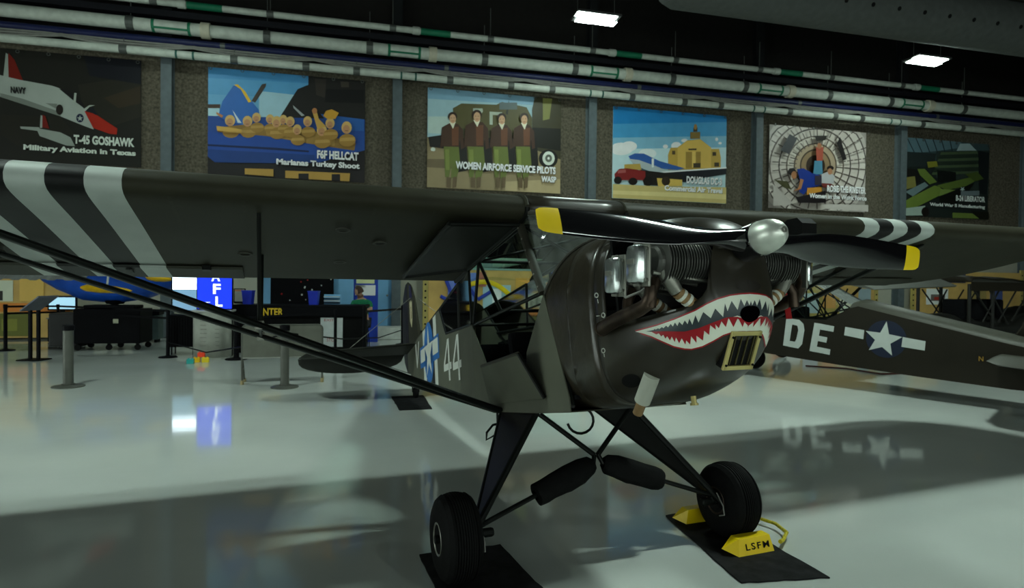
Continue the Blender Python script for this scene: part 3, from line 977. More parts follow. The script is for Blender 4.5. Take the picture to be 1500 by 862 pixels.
for side in (1, -1):
    wb_ = wing(side)
    w_ = wb_.build('wing', [M_od, M_stripe, M_stripeb], plane, smooth=True, angle=50)
    bm = bmesh.new()
    bm.from_mesh(w_.data)
    bmesh.ops.remove_doubles(bm, verts=bm.verts, dist=1e-5)
    bmesh.ops.recalc_face_normals(bm, faces=bm.faces)
    bm.to_mesh(w_.data)
    bm.free()
    w_.data.set_sharp_from_angle(angle=R(50))
    # aileron: separate panel at the trailing edge, slightly drooped
    b = MB()
    for (r0, r1, mi) in [(1.93, SI, 0), (SI, SI + SU, 1), (SI + SU, SI + 2 * SU, 2), (SI + 2 * SU, SI + 3 * SU, 1), (SI + 3 * SU, SI + 4 * SU, 2), (SI + 4 * SU, SI + 5 * SU, 1), (SI + 5 * SU, 4.6, 0)]:
        pr = [(.80, -.060), (.82, -.066), (1.0, -.0635), (1.004, -.060), (1.0, -.056), (.82, -.0535)]
        b.grid([[V(LEF - CH * x, r * side, LEZ + .004 * r + CH * z) for x, z in pr] for r in (r0, r1)], mi, close=True)
    pr3 = [V(LEF - CH * x, 1.93 * side, LEZ + .008 + CH * z) for x, z in pr]
    b.add(pr3, [tuple(range(6))], 0)
    ail = b.build('aileron', [M_od, M_stripe, M_stripeb], w_)
    MB().box(V(LEF - CH * .86, (SI + .22) * side, LEZ - .104), (.10, .035, .006)).build('hinge_cover', M_stripeb, ail)
    MB().box(V(LEF - CH * .8, 2.15 * side, LEZ - .10), (.05, .05, .03)).build('aileron_horn', M_tubeb, ail)
    # inspection rings under the wing
    for (ff, rr_) in ((-.55, 1.1), (-.3, 1.35), (-.9, 1.9), (-.25, .75), (-1.05, 1.3)):
        MB().lathe([(0.03, 0), (.045, 0), (.045, .006), (.03, .006)], V(ff, rr_ * side, 1.928), (0, 0, -1), n=14, caps=False).build('inspection_ring', M_odf, w_)
    # rib tapes under the wing
    rm = None
    for k in range(14):
        rr_ = 0.55 + .33 * k
        if abs(rr_ - 2.77) < .42:
            continue
        pts = [(x, z) for x, z in AF_L if .02 < x < .78]
        bb_ = MB()
        bb_.grid([[V(LEF - CH * x, 0 - .009, CH * z - .0015) for x, z in pts], [V(LEF - CH * x, 0.009, CH * z - .0015) for x, z in pts]])
        if rm is None:
            o = bb_.build('rib_tape', M_od, w_, fix=False)
            rm = o.data
        else:
            o = bpy.data.objects.new('rib_tape', rm)
            COL.objects.link(o)
            o.parent = w_
        o.location = V(0, rr_ * side, LEZ + .004 * rr_)
    # cloth lift struts (streamlined) and jury struts
    f_top = V(-.17, 3.3 * side, LEZ - .05)
    r_top = V(-.93, 3.3 * side, LEZ - .058)
    f_bot, r_bot = V(-.585, .355 * side, .835), V(-.66, .355 * side, .835)
    MB().tube([f_bot, f_top], 0.020, 12, flat=2.3, up=(0, 0, 1)).build('lift_strut', M_tubeb, plane, smooth=True)
    MB().tube([r_bot, r_top], 0.017, 12, flat=2.2, up=(0, 0, 1)).build('lift_strut', M_tubeb, plane, smooth=True)
    tj = .49
    jf, jr = f_bot.lerp(f_top, tj), r_bot.lerp(r_top, tj)
    MB().tube([jf, V(-.12, 1.80 * side, LEZ - .055)], .011, 8).build('jury_strut', M_tubeb, plane)
    MB().tube([jr, V(-.93, 1.80 * side, LEZ - .06)], .010, 8).build('jury_strut', M_tubeb, plane)
    MB().tube([jf, jr], .009, 8).build('jury_strut', M_tubeb, plane)
    for p in (jf, jr):
        MB().rbox(p, (.05, .05, .05), bev=.01).build('strut_clamp', M_cast, plane)
    for p, q in ((f_top, f_bot), (r_top, r_bot)):
        d = (q - p).normalized()
        MB().tube([p, p + d * .14], .026, 10).build('strut_fork', M_odf, plane, smooth=True)

# --- nose surfaces ------------------------------------------------------
CW = [(.20, .345), (.5, .342), (.77, .335), (.95, .320), (1.1, .292), (1.2, .262), (1.28, .222), (1.335, .178), (1.375, .125), (1.395, .07), (1.402, .0)]
CB = [(.20, .81), (.45, .80), (.6, .797), (.8, .815), (.95, .845), (1.1, .885), (1.2, .928), (1.28, .985), (1.335, 1.045), (1.375, 1.11), (1.395, 1.17), (1.402, 1.23)]
CT = [(.2, 1.70), (.5, 1.692), (.77, 1.665), (.98, 1.635), (1.1, 1.61), (1.2, 1.58), (1.28, 1.545), (1.335, 1.505), (1.375, 1.45), (1.395, 1.38), (1.402, 1.26)]
WSB = [(.228, 1.44), (.28, 1.50), (.34, 1.57), (.40, 1.63), (.46, 1.675), (.50, 1.692)]    # windscreen base, height over f


def cowl_r(f, z):
    w, a, c = interp(CW, f), interp(CB, f), interp(CT, f)
    t = min(1, max(0, (z - a) / (c - a)))
    p = interp([(.2, 4.2), (.77, 3.9), (1.1, 3.2), (1.4, 2.4)], f) if t < .5 else interp([(.2, 2.9), (.77, 2.7), (1.4, 2.4)], f)
    return w * max(0.0, 1 - abs(2 * t - 1) ** p) ** (1 / p)


def section(f, za, zb2, n):
    """points up one flank between heights za and zb2 (angle-spaced)"""
    a, c = interp(CB, f), interp(CT, f)
    def ang(z):
        t = min(1, max(0, (z - a) / (c - a)))
        return math.acos(max(-1, min(1, 1 - 2 * t)))
    a0, a1 = ang(za), ang(zb2)
    out = []
    for k in range(n + 1):
        th_ = a0 + (a1 - a0) * k / n
        t = (1 - math.cos(th_)) / 2
        z = a + t * (c - a)
        out.append((cowl_r(f, z), z))
    return out


OPEN_LO = [(.86, 1.165), (1.13, 1.17), (1.28, 1.178), (1.33, 1.20), (1.35, 1.235), (1.36, 1.30), (1.366, 1.42)]
OPEN_HI = [(.86, 1.55), (1.0, 1.55), (1.2, 1.53), (1.3, 1.50), (1.35, 1.47), (1.366, 1.42)]


def lin(tab, x):
    for i in range(len(tab) - 1):
        if tab[i][0] <= x <= tab[i + 1][0]:
            t = (x - tab[i][0]) / (tab[i + 1][0] - tab[i][0])
            return tab[i][1] * (1 - t) + tab[i + 1][1] * t
    return 1.40


def cowl_patch(fs, lo=True, n=18):
    b = MB()
    for sg in (1, -1):
        rows = []
        for f in fs:
            if lo:
                top = lin(OPEN_LO, f) if .86 <= f <= 1.366 else (1.165 if .77 < f < .86 else 1.40)
                if f < .5:
                    top = min(interp(WSB, f), interp(CT, f))
                pts = section(f, interp(CB, f), min(top, interp(CT, f)), n)
            else:
                top = lin(OPEN_HI, f) if .86 <= f <= 1.366 else (1.55 if .77 < f < .86 else 1.40)
                pts = section(f, min(top, interp(CT, f)), interp(CT, f), n)
            rows.append([V(f, r_ * sg, z) for r_, z in pts])
        b.grid(rows)
    return b


def weld(o, ang=40):
    bm = bmesh.new()
    bm.from_mesh(o.data)
    bmesh.ops.remove_doubles(bm, verts=bm.verts, dist=1e-4)
    bmesh.ops.dissolve_degenerate(bm, edges=bm.edges, dist=1e-5)
    bmesh.ops.recalc_face_normals(bm, faces=bm.faces)
    bm.to_mesh(o.data)
    bm.free()
    o.data.shade_smooth()
    o.data.set_sharp_from_angle(angle=R(ang))
    return o


fs_boot = [.23, .26, .29, .33, .37, .41, .45, .48, .499]
fs_boot2 = [.502, .56, .62, .70, .765]
fs_nose = [.772, .80, .83, .86, .90, .95, 1.0, 1.05, 1.1, 1.15, 1.2, 1.24, 1.27, 1.30, 1.32, 1.335, 1.342, 1.35, 1.355, 1.36, 1.366, 1.372, 1.38, 1.388, 1.395, 1.399, 1.402]
bt = cowl_patch(fs_boot + fs_boot2, True)
b2 = cowl_patch(fs_boot2, False, 10)
bt.add(b2.v, b2.f)
boot = weld(bt.build('boot_cowl', M_boot, plane, fix=False))
lw_b = cowl_patch(fs_nose, True, 22)
for sg in (1, -1):
    lw_b.grid([[V(f, r_ * sg, z) for r_, z in section(f, 1.165, 1.55, 10)] for f in (.772, .80, .83, .86)])
lower = weld(lw_b.build('nose_cowl', M_odm, plane, fix=False))
upper = weld(cowl_patch(fs_nose, False, 10).build('top_cowl', M_odm, plane, fix=False))
for o in (boot, lower, upper):
    s_ = o.modifiers.new('solid', 'SOLIDIFY')
    s_.thickness = 0.004
    s_.offset = -1
# seam strips
for f_, nm in ((.768, 'firewall_seam'),):
    b = MB()
    for sg in (1, -1):
        pts = [V(f_, r_ * sg, z) for r_, z in section(f_, interp(CB, f_), interp(CT, f_), 24)]
        b.tube(pts, .0012, 6)
    b.build(nm, M_odf, plane)

# ray casting onto the nose for painted markings
def bvh_of(objs):
    vs, fs = [], []
    for o in objs:
        k = len(vs)
        vs += [v.co.copy() for v in o.data.vertices]
        fs += [[k + i for i in p.vertices] for p in o.data.polygons]
    return BVHTree.FromPolygons(vs, fs)


NOSE_T = bvh_of([boot, lower, upper])
CAML = AMI @ CAM


def nose_hit(x, y):
    d = (AMI.to_3x3() @ ray(x, y)).normalized()
    h = NOSE_T.ray_cast(CAML, d)
    return h[0], h[1]


def densify(poly, step=5.0):
    out = []
    n = len(poly)
    for i in range(n):
        a, b_ = Vector(poly[i]), Vector(poly[(i + 1) % n])
        k = max(1, int((b_ - a).length / step))
        out += [a.lerp(b_, j / k) for j in range(k)]
    return out


def decal(polys, m, name, lift, parent, mirror=True, step=4.0, grid=5.0):
    """photo-pixel polygons painted on the starboard half of the nose and mirrored to port"""
    b = MB()
    for poly in polys:
        pts = densify(poly, step)
        n = len(pts)
        xs = [p.x for p in pts]
        ys = [p.y for p in pts]
        inner = []
        gx = min(xs) + grid / 2
        while gx < max(xs):
            gy = min(ys) + grid / 2
            while gy < max(ys):
                ins = False
                for i in range(n):
                    a, c = pts[i], pts[i - 1]
                    if (a.y > gy) != (c.y > gy) and gx < (c.x - a.x) * (gy - a.y) / (c.y - a.y) + a.x:
                        ins = not ins
                if ins:
                    inner.append(Vector((gx, gy)))
                gy += grid
            gx += grid
        vs, es, fs, *_r = delaunay_2d_cdt(pts + inner, [(i, (i + 1) % n) for i in range(n)], [list(range(n))], 1, 1e-4)
        out = []
        for p in vs:
            loc, nr = nose_hit(p.x, p.y)
            if loc is None:
                out.append(None)
                continue
            d = (loc - CAML).normalized()
            if nr.dot(d) > 0:
                nr = -nr
            out.append(loc + nr * lift)
        good = []
        for f in fs:
            if any(out[i] is None for i in f):
                continue
            good.append(f)
        vv = [(p if p is not None else Vector((0, 0, 0))) for p in out]
        # keep the starboard half, mirror it
        half = [f for f in good if min(vv[i].y for i in f) < .0 + 1e-9]
        vv2 = [Vector((p.x, min(p.y, 0.0), p.z)) for p in vv]
        b.add(vv2, half)
        if mirror:
            b.add([Vector((p.x, -p.y, p.z)) for p in vv2], [tuple(reversed(f)) for f in half])
    # drop unused verts
    used = sorted({i for f in b.f for i in f})
    mp = {j: k for k, j in enumerate(used)}
    b.v = [b.v[j] for j in used]
    b.f = [[mp[i] for i in f] for f in b.f]
    o = b.build(name, m, parent, fix=False)
    o.data.shade_smooth()
    return o


# shark mouth, outlines in photo pixels (x up to the nose centreline)
def sm(pts):            # crop pixels of [860,340,1180,560] at 3.919x
    return [(860 + x / 3.919, 340 + y / 3.919) for x, y in pts]


M_OUT = sm([(278, 573), (400, 540), (500, 505), (560, 480), (620, 455), (690, 415), (750, 388), (820, 368), (880, 360), (960, 356), (1015, 362), (1060, 378),
            (1068, 410), (1062, 460), (1050, 510), (1035, 560), (1025, 575), (960, 570), (900, 568), (840, 570), (780, 590), (720, 625), (660, 655), (600, 670), (560, 668), (500, 655), (430, 625), (370, 598), (320, 582)])
UP_G = [(340, 572), (385, 563), (390, 557), (396, 561), (410, 553), (416, 558), (432, 546), (440, 553), (456, 538), (466, 548), (482, 528), (494, 543), (506, 520), (520, 540), (530, 516), (548, 534), (562, 508), (578, 530), (588, 497), (605, 533), (622, 478), (640, 520), (667, 460), (710, 495), (735, 440), (780, 488), (790, 410), (805, 455), (828, 396), (862, 448), (880, 384), (900, 425), (915, 392), (930, 422), (942, 384), (962, 425), (980, 388), (1000, 430), (1012, 395), (1030, 440), (1040, 400), (1050, 430)]
LO_G = [(1045, 470), (1000, 500), (960, 500), (900, 490), (860, 480), (800, 500), (720, 530), (640, 560), (570, 580), (480, 580), (400, 574)]
M_GREY = sm(UP_G + LO_G)
RED_T = [(370, 572), (450, 570), (560, 572), (640, 552), (720, 520), (800, 490), (860, 486), (900, 500), (960, 505), (1005, 490), (1025, 470)]
RED_B = [(1028, 545), (1015, 510), (1005, 545), (990, 515), (980, 545), (965, 525), (955, 545), (945, 525), (930, 548), (900, 515), (890, 545), (868, 500), (860, 498), (838, 545), (810, 492), (795, 545), (770, 512), (755, 552), (735, 528), (738, 560), (706, 535), (700, 590), (672, 566), (665, 622), (628, 595), (628, 635), (598, 598), (592, 645), (570, 622), (565, 645), (545, 610), (530, 638), (512, 605), (505, 632), (488, 600), (478, 622), (462, 598), (452, 612), (440, 590), (428, 600), (415, 582), (400, 588)]
M_RED = sm(RED_T + RED_B)


def offset_poly(poly, d):
    out = []
    n = len(poly)
    for i in range(n):
        p, a, c = Vector(poly[i]), Vector(poly[i - 1]), Vector(poly[(i + 1) % n])
        t = (c - a).normalized()
        out.append(p + Vector((t.y, -t.x)) * d)
    return [tuple(p) for p in out]


decal([offset_poly(M_OUT, 2.2)], M_mouthr, 'mouth_outline', 0.0012, lower)
decal([M_OUT], M_mouthw, 'mouth_teeth', 0.0020, lower)
decal([M_GREY], M_mouthg, 'mouth_gap', 0.0028, lower, step=3)
decal([M_RED], M_mouthr, 'mouth_tongue', 0.0036, lower, step=3)


def hole_disc(x, y, rad, name, m, parent, ring=None):
    loc, nr = nose_hit(x, y)
    if (loc - CAML).dot(nr) > 0:
        nr = -nr
    b = MB()
    b.lathe([(rad, -.004), (rad, .006), (rad * .92, .006), (rad * .9, -.03), (0.001, -.032)], loc, nr, n=24, caps=False)
    return b.build(name, m, parent, smooth=True)


# small white stencil marks on the boot cowl
def ring_strokes(x, y, r, w=.7):
    return [[(x + (r + q) * math.cos(R(a + d)), y + 1.25 * (r + q) * math.sin(R(a + d))) for d, q in ((0, -w), (0, w), (45, w), (45, -w))] for a in range(0, 360, 45)]


M_sten = mat('stencil_white', (.35, .36, .32), .5)
for (x, y, tx, ty) in ((874, 433, 876, 444), (884, 462, 872, 463), (884, 514, 885, 523)):
    st_polys = ring_strokes(x, y, 2.6) + [[(x + (tx - x) * .45, y + (ty - y) * .45), (x + (tx - x) * .45 + 1.3, y + (ty - y) * .45 + .8), (tx + 1.3, ty + .8), (tx, ty)]]
    decal(st_polys, M_sten, 'stencil_mark', .0012, boot, mirror=False, step=2, grid=9)
# carburettor intake hole on the centreline, cooling slot above it
decal([ell(1097, 460, 13.5, 12, 24)], mat('hole_black', (.001, .001, .001), .9, spec=0), 'air_intake_hole', .0048, lower, step=3)
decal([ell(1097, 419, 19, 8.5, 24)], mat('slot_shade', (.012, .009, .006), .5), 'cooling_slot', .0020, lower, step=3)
# air filter box at the chin
fc = nose_hit(1084, 512)[0]
fx = fc.x
fz = fc.z
ft = Vector((-.52, 0, -.85)).normalized()            # down the sloping chin
fn = Vector((.85, 0, -.52)).normalized()
fcen = Vector((fx + .006, .004, fz - .004))
RF = Matrix((Vector((0, 1, 0)), ft, fn)).transposed()
filt = MB().rbox(fcen - fn * .03, (.148, .165, .06), RF, bev=.012).build('air_filter_box', M_eng, plane)
b = MB()
for (cx, cy, sx, sy) in ((-.065, 0, .016, .165), (.065, 0, .016, .165), (0, -.074, .148, .018), (0, .074, .148, .018)):
    b.rbox(fcen + RF @ Vector((cx, cy, .004)), (sx, sy, .012), RF, bev=.003)
b.build('filter_frame', M_brass, filt)
for k in range(4):
    MB().box(fcen + RF @ Vector((-.045 + .03 * k, 0, .002)), (.003, .12, .008), RF).build('filter_slat', mat('dull_brass', (0.12, 0.10, 0.04), .5, .5), filt)
for cx in (-.065, .065):
    for cy in (-.06, .06):
        MB().lathe([(.005, 0), (.005, .005)], fcen + RF @ Vector((cx, cy, .01)), fn, n=8).build('screw', M_eng, filt)

# --- propeller and spinner ----------------------------------------------
PH = R(2.94)
pc_ = V(1.455, 0, 1.40)
pu = V(0, math.cos(PH), math.sin(PH))                # towards starboard tip
pv = Vector((1, 0, 0)).cross(pu)                     # blade chord direction in the disc
prop = MB()
RAD = 0.90


def blade(sgn, r0, r1, n, m_i, b):
    rows = []
    for k in range(n + 1):
        q = r0 + (r1 - r0) * k / n
        t = q / RAD
        chord = interp([(0, .10), (.10, .082), (.2, .092), (.35, .122), (.5, .132), (.7, .125), (.85, .112), (.95, .102), (.985, .092), (1.0, .074)], t)
        thick = interp([(0, .10), (.1, .082), (.2, .058), (.35, .038), (.5, .028), (.75, .016), (1, .007)], t)
        tw = R(interp([(0, 62), (.1, 58), (.2, 48), (.35, 36), (.5, 28), (.75, 20), (1, 15)], t))
        d = pu * sgn
        ch = (pv * math.cos(tw) + Vector((1, 0, 0)) * math.sin(tw) * sgn) if sgn > 0 else (pv * math.cos(tw) - Vector((1, 0, 0)) * math.sin(tw) * 1)
        nn = d.cross(ch).normalized()
        rows.append([pc_ + d * q + ch * (math.cos(2 * math.pi * j / 20) * chord / 2) + nn * (math.sin(2 * math.pi * j / 20) * thick / 2 * (1 if abs(math.cos(2 * math.pi * j / 20)) < .8 else .8)) for j in range(20)])
    b.grid(rows, m_i, close=True)
    b.add(rows[-1], [tuple(range(20))], m_i)


for sgn in (1, -1):
    blade(sgn, 0.0, .815, 18, 0, prop)
    blade(sgn, .815, .90, 6, 1, prop)
propo = prop.build('propeller', [M_prop, M_yel], plane, smooth=True, angle=60)
MB().lathe([(.06, -.055), (.068, -.05), (.068, .045), (.062, .05)], pc_, (1, 0, 0), n=32).build('hub', M_prop, propo, smooth=True)
sp_ = MB().lathe([(.064, .030), (.0655, .045), (.0645, .068), (.061, .092), (.054, .114), (.043, .134), (.028, .149), (.016, .156), (.012, .157), (.0005, .157)], pc_, (1, 0, 0), n=40, caps=False).build('spinner', M_alu, propo, smooth=True)
MB().lathe([(.009, .152), (.012, .161), (.006, .1615), (.005, .155)], pc_, (1, 0, 0), n=20, caps=False).build('spinner_bolt', M_cast, sp_, smooth=True)
for k in range(6):
    a = R(60 * k + 20)
    MB().lathe([(.004, 0), (.004, .004)], pc_ + Vector((.045, math.cos(a) * .0655, math.sin(a) * .0655)), Vector((0, math.cos(a), math.sin(a))), n=8).build('spinner_screw', M_cast, sp_)

# --- engine --------------------------------------------------------------
engine = MB().rbox(V(1.10, 0, 1.35), (.50, .24, .28), bev=.03).build('crankcase', M_eng, plane)
MB().box(V(.88, 0, 1.38), (.02, .56, .36)).build('rear_baffle', M_eng, engine)
MB().lathe([(.05, 0), (.05, .16), (.035, .17), (.035, .26)], V(1.20, 0, 1.40), (1, 0, 0), n=20).build('prop_shaft', M_cast, engine)
for side in (1, -1):
    for ci, fc_ in enumerate((1.10, 1.275)):
        o_ = V(fc_, 0, 1.36 if ci else 1.355)
        ax = Vector((0, -side, 0))
        prof = [(.062, .10)]
        for k in range(17):
            h = .115 + .0125 * k
            rad = .086 if k < 10 else .094
            prof += [(.062, h), (rad, h + .002), (rad, h + .0045), (.062, h + .0065)]
        prof += [(.06, .335), (.05, .345)]
        MB().lathe(prof, o_, ax, n=28).build('cylinder', M_fin, engine)
        # rocker cover with flange
        cc = o_ + ax * .412 + Vector((0, 0, -.014))
        rot = Matrix.Rotation(R(12), 3, 'Y')
        rc = MB().rbox(cc, (.096, .056, .152), rot, bev=.027).build('rocker_cover', M_chrome, engine, smooth=True)
        MB().rbox(cc - ax * .022, (.112, .010, .172), rot, bev=.004).build('cover_flange', M_cast, rc)
        MB().rbox(cc + ax * .027 + Vector((.0, 0, .01)), (.05, .006, .02), rot, bev=.002).build('cover_badge', M_cast, rc)
        for (sx, sz) in ((-.045, .06), (.045, .06), (-.045, -.06), (.045, -.06), (0, .08), (0, -.08)):
            MB().lathe([(.007, 0), (.007, .010)], cc - ax * .018 + rot @ Vector((sx, 0, sz)), ax, n=6).build('cover_screw', M_cast, rc)
        # cast intake elbow and hose with clamps
        e0 = o_ + ax * .30 + Vector((.02, 0, -.06))
        e1 = e0 + Vector((-.005, side * .045, -.065))
        e2 = e1 + Vector((-.005, side * .075, -.05))
        e3 = e2 + Vector((-.01, side * .09, -.05))
        MB().tube([e0 + Vector((0, 0, .03)), e0, e0.lerp(e1, .6), e1], [.034, .032, .029, .026], 14).build('intake_elbow', M_cast, engine, smooth=True)
        MB().tube([e1, e1.lerp(e2, .5), e2, e3], [.025, .025, .025, .024], 14).build('intake_hose', M_tan, engine, smooth=True)
        dd = (e2 - e1).normalized()
        for q in (.2, .55):
            MB().tube([e1.lerp(e2, q), e1.lerp(e2, q) + dd * .014], .0275, 14).build('hose_clamp', M_band, engine)
        # push-rod tubes
        for dx in (-.022, .022):
            MB().tube([o_ + ax * .36 + Vector((dx, 0, -.05)), o_ + ax * .12 + Vector((dx * 1.5, 0, -.085))], .008, 8).build('pushrod_tube', M_cast, engine)
        # exhaust stub
        s0 = o_ + ax * .325 + Vector((-.01, 0, -.07))
        MB().tube([s0, s0 + ax * .03 + Vector((0, 0, -.05)), s0 + ax * .035 + Vector((-.01, 0, -.11))], .022, 12).build('exhaust_stub', M_rust, engine, smooth=True)
        # ignition lead
        if ci == 0:
            MB().tube([o_ + ax * .38 + Vector((.0, 0, -.095)), o_ + ax * .40 + Vector((.05, 0, -.115)), o_ + ax * .36 + Vector((.10, 0, -.10)), o_ + ax * .30 + Vector((.15, 0, -.06))], .005, 6).build('ignition_lead', M_cable, engine, smooth=True)
    col = [V(1.265, .355 * side, 1.26), V(1.265, .362 * side, 1.225), V(1.245, .366 * side, 1.195), V(1.19, .366 * side, 1.185), V(1.05, .362 * side, 1.178), V(.93, .362 * side, 1.165), V(.86, .355 * side, 1.155)]
    if side == -1:
        continue
    ex = MB().tube(col, [.024, .026, .028, .029, .03, .031, .031], 16).build('exhaust_collector', M_rust, plane, smooth=True)
    MB().lathe([(.031, 0), (.034, 0), (.034, .012), (.031, .012)], col[-1], (-1, 0, 0), n=16, caps=False).build('pipe_rim', M_rust, ex)
# big port-side exhaust loop and a red streamer hanging from the engine
MB().tube([V(1.20, -.385, 1.375), V(1.243, -.40, 1.378), V(1.275, -.405, 1.345), V(1.279, -.405, 1.28), V(1.236, -.40, 1.229), V(1.16, -.39, 1.208), V(1.05, -.37, 1.195)], .027, 16).build('exhaust_collector', M_rust, plane, smooth=True)
MB().rbox(V(1.115, -.465, 1.245), (.004, .034, .19), bev=.001).build('warning_streamer', M_red, plane)
for side in (-1,):
    MB().prism([V(f, .36 * side, z) for f, z in ((1.235, 1.53), (1.29, 1.558), (1.345, 1.55), (1.368, 1.52), (1.36, 1.478), (1.24, 1.47))], V(0, .08 * side, 0)).build('cylinder_baffle', M_eng, plane)
MB().tube([V(1.115, -.465, 1.34), V(1.12, -.45, 1.37), V(1.14, -.40, 1.38)], .004, 6).build('streamer_cord', M_red, plane)
# exhaust stack under the chin
hx0 = nose_hit(949, 560)[0]


def on_r(x, y, yl):                 # ray against the aircraft-local plane y = yl
    d = AMI.to_3x3() @ ray(x, y)
    return CAML + d * ((yl - CAML.y) / d.y)


sk0, sk1, sk2_ = on_r(953, 556, hx0.y), on_r(941, 588, hx0.y), on_r(934, 606, hx0.y)
MB().tube([sk0 + (sk0 - sk1) * .2, sk1], .035, 20).build('stack_sleeve', mat('grey_sleeve', (.38, .39, .33), .5), plane, smooth=True)
MB().tube([sk0, sk2_], .022, 18).build('exhaust_stack', M_tan, plane, smooth=True)
decal([ell(925, 558, 14, 10, 20)], M_eng, 'stack_opening', .002, lower, mirror=False)
MB().lathe([(.012, 0), (.012, .03), (.018, .03), (.018, .04)], V(1.0, 0.02, .835), (0, 0, -1), n=10).build('drain_cock', M_brass, plane)

# --- fuselage skins -------------------------------------------------------
def fw_(f):
    return 0.342 if f > -1.1 else 0.342 + (f + 1.1) * (0.312 / 4.0)


ZB = [(-5.15, 1.44), (-4.5, 1.335), (-3.5, 1.19), (-2.5, 1.05), (-1.65, .935), (-1.15, .885), (-.6, .825), (0, .805), (.45, .80)]
ZT = [(-5.15, 1.70), (-4.0, 1.775), (-3.0, 1.825), (-2.52, 1.842)]


def side_poly(pts, sg, m, name, parent, thick=.006):
    """flat skin panel given in (f, z)"""
    p3 = [V(f, fw_(f) * sg, z) for f, z in pts]
    b = MB()
    n = len(pts)
    vs, es, fs, *_r = delaunay_2d_cdt([Vector(p) for p in pts], [(i, (i + 1) % n) for i in range(n)], [list(range(n))], 1, 1e-5)
    b.add([V(p.x, fw_(p.x) * sg, p.y) for p in vs], fs)
    o = b.build(name, m, parent)
    s = o.modifiers.new('solid', 'SOLIDIFY')
    s.thickness = thick
    s.offset = 0
    return o


aft_top = [(-2.22, 1.562), (-2.52, 1.842), (-3.0, 1.825), (-4.0, 1.775), (-5.15, 1.70)]
aft_bot = [(-5.15, 1.44), (-4.5, 1.335), (-3.5, 1.19), (-2.5, 1.05), (-1.65, .935), (-1.15, .885)]
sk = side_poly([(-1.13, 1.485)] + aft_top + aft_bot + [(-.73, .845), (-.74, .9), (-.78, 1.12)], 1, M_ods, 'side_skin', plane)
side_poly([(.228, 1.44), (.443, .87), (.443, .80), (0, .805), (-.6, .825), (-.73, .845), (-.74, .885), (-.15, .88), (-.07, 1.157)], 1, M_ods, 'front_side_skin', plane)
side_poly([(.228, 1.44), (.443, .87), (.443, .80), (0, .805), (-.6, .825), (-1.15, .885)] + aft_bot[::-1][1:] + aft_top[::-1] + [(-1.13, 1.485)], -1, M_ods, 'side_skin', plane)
# belly and turtle deck
b = MB()
b.grid([[V(f, fw_(f) * s, z) for s in (-1, -.5, 0, .5, 1)] for f, z in ZB])
b.build('belly_skin', M_od, plane, solid=.006)
b = MB()
rows = []
for f in (-2.30, -2.52, -2.8, -3.2, -3.6, -4.0, -4.4, -4.8, -5.15):
    zt_ = interp(ZT, f)
    w_ = fw_(f)
    rows.append([V(f, w_ * math.cos(R(a)), zt_ + (.10 + .0 * f) * math.sin(R(a)) * (w_ / .23) ** .6) for a in range(0, 181, 18)])
b.grid(rows[1:])
b.build('turtle_deck', M_od, plane, smooth=True, solid=.005)
# door (lower half, hinged at its bottom edge and hanging a little open)
d_in = [V(-.74, .349, .885), V(.165, .349, .885), V(.085, .452, 1.137), V(-.575, .452, 1.127)]
nrm_d = (d_in[1] - d_in[0]).cross(d_in[3] - d_in[0]).normalized()
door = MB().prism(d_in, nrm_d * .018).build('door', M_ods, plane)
MB().tube([d_in[3] + nrm_d * .009, d_in[2] + nrm_d * .009], .012, 8).build('door_rail', M_odf, door)
MB().tube([d_in[2] + nrm_d * .009, d_in[1] + nrm_d * .009], .012, 8).build('door_rail', M_tubeb, door)
b = MB()
for k in range(9):
    b.rbox(V(-.45 + .055 * k + (.03 if k % 2 else 0), .358 + .01, .915 + .008 * (k % 3)), (.05, .012, .012 + .01 * (k % 2)), bev=.003)
for k in range(9):
    o = MB().rbox(V(-.45 + .06 * k, .366, .905 + .008 * (k % 3)), (.04, .010, .010 + .006 * (k % 2)), bev=.002).build('hinge_lug', M_eng, door)
# windscreen
ws_rows = []
for k in range(13):
    t = k / 12
    f_ = .228 + (.50 - .228) * math.sin(t * math.pi / 2)
    base = V(f_, cowl_r(f_, interp(WSB, f_)), interp(WSB, f_)) if k < 12 else V(.50, 0, 1.692)
    top = V(.065 + .03 * math.sin(t * math.pi / 2), .335 * (1 - t), 1.965)
    ws_rows.append([base.lerp(top, j / 8) + Vector((.03 * math.sin(j / 8 * math.pi) * math.sin(t * math.pi / 2), 0, 0)) for j in range(9)])
full = ws_rows + [[Vector((p.x, -p.y, p.z)) for p in row] for row in ws_rows[::-1][1:]]
MB().grid(full).build('windscreen', M_wsglass, plane, smooth=True, fix=False)
MB().tube([r_[0] + Vector((0, 0, .004)) for r_ in full], .010, 8).build('windscreen_base_strip', M_odf, plane, smooth=True)
MB().tube([r_[-1] for r_ in full], .018, 8).build('windscreen_top_strip', M_odf, plane, smooth=True)
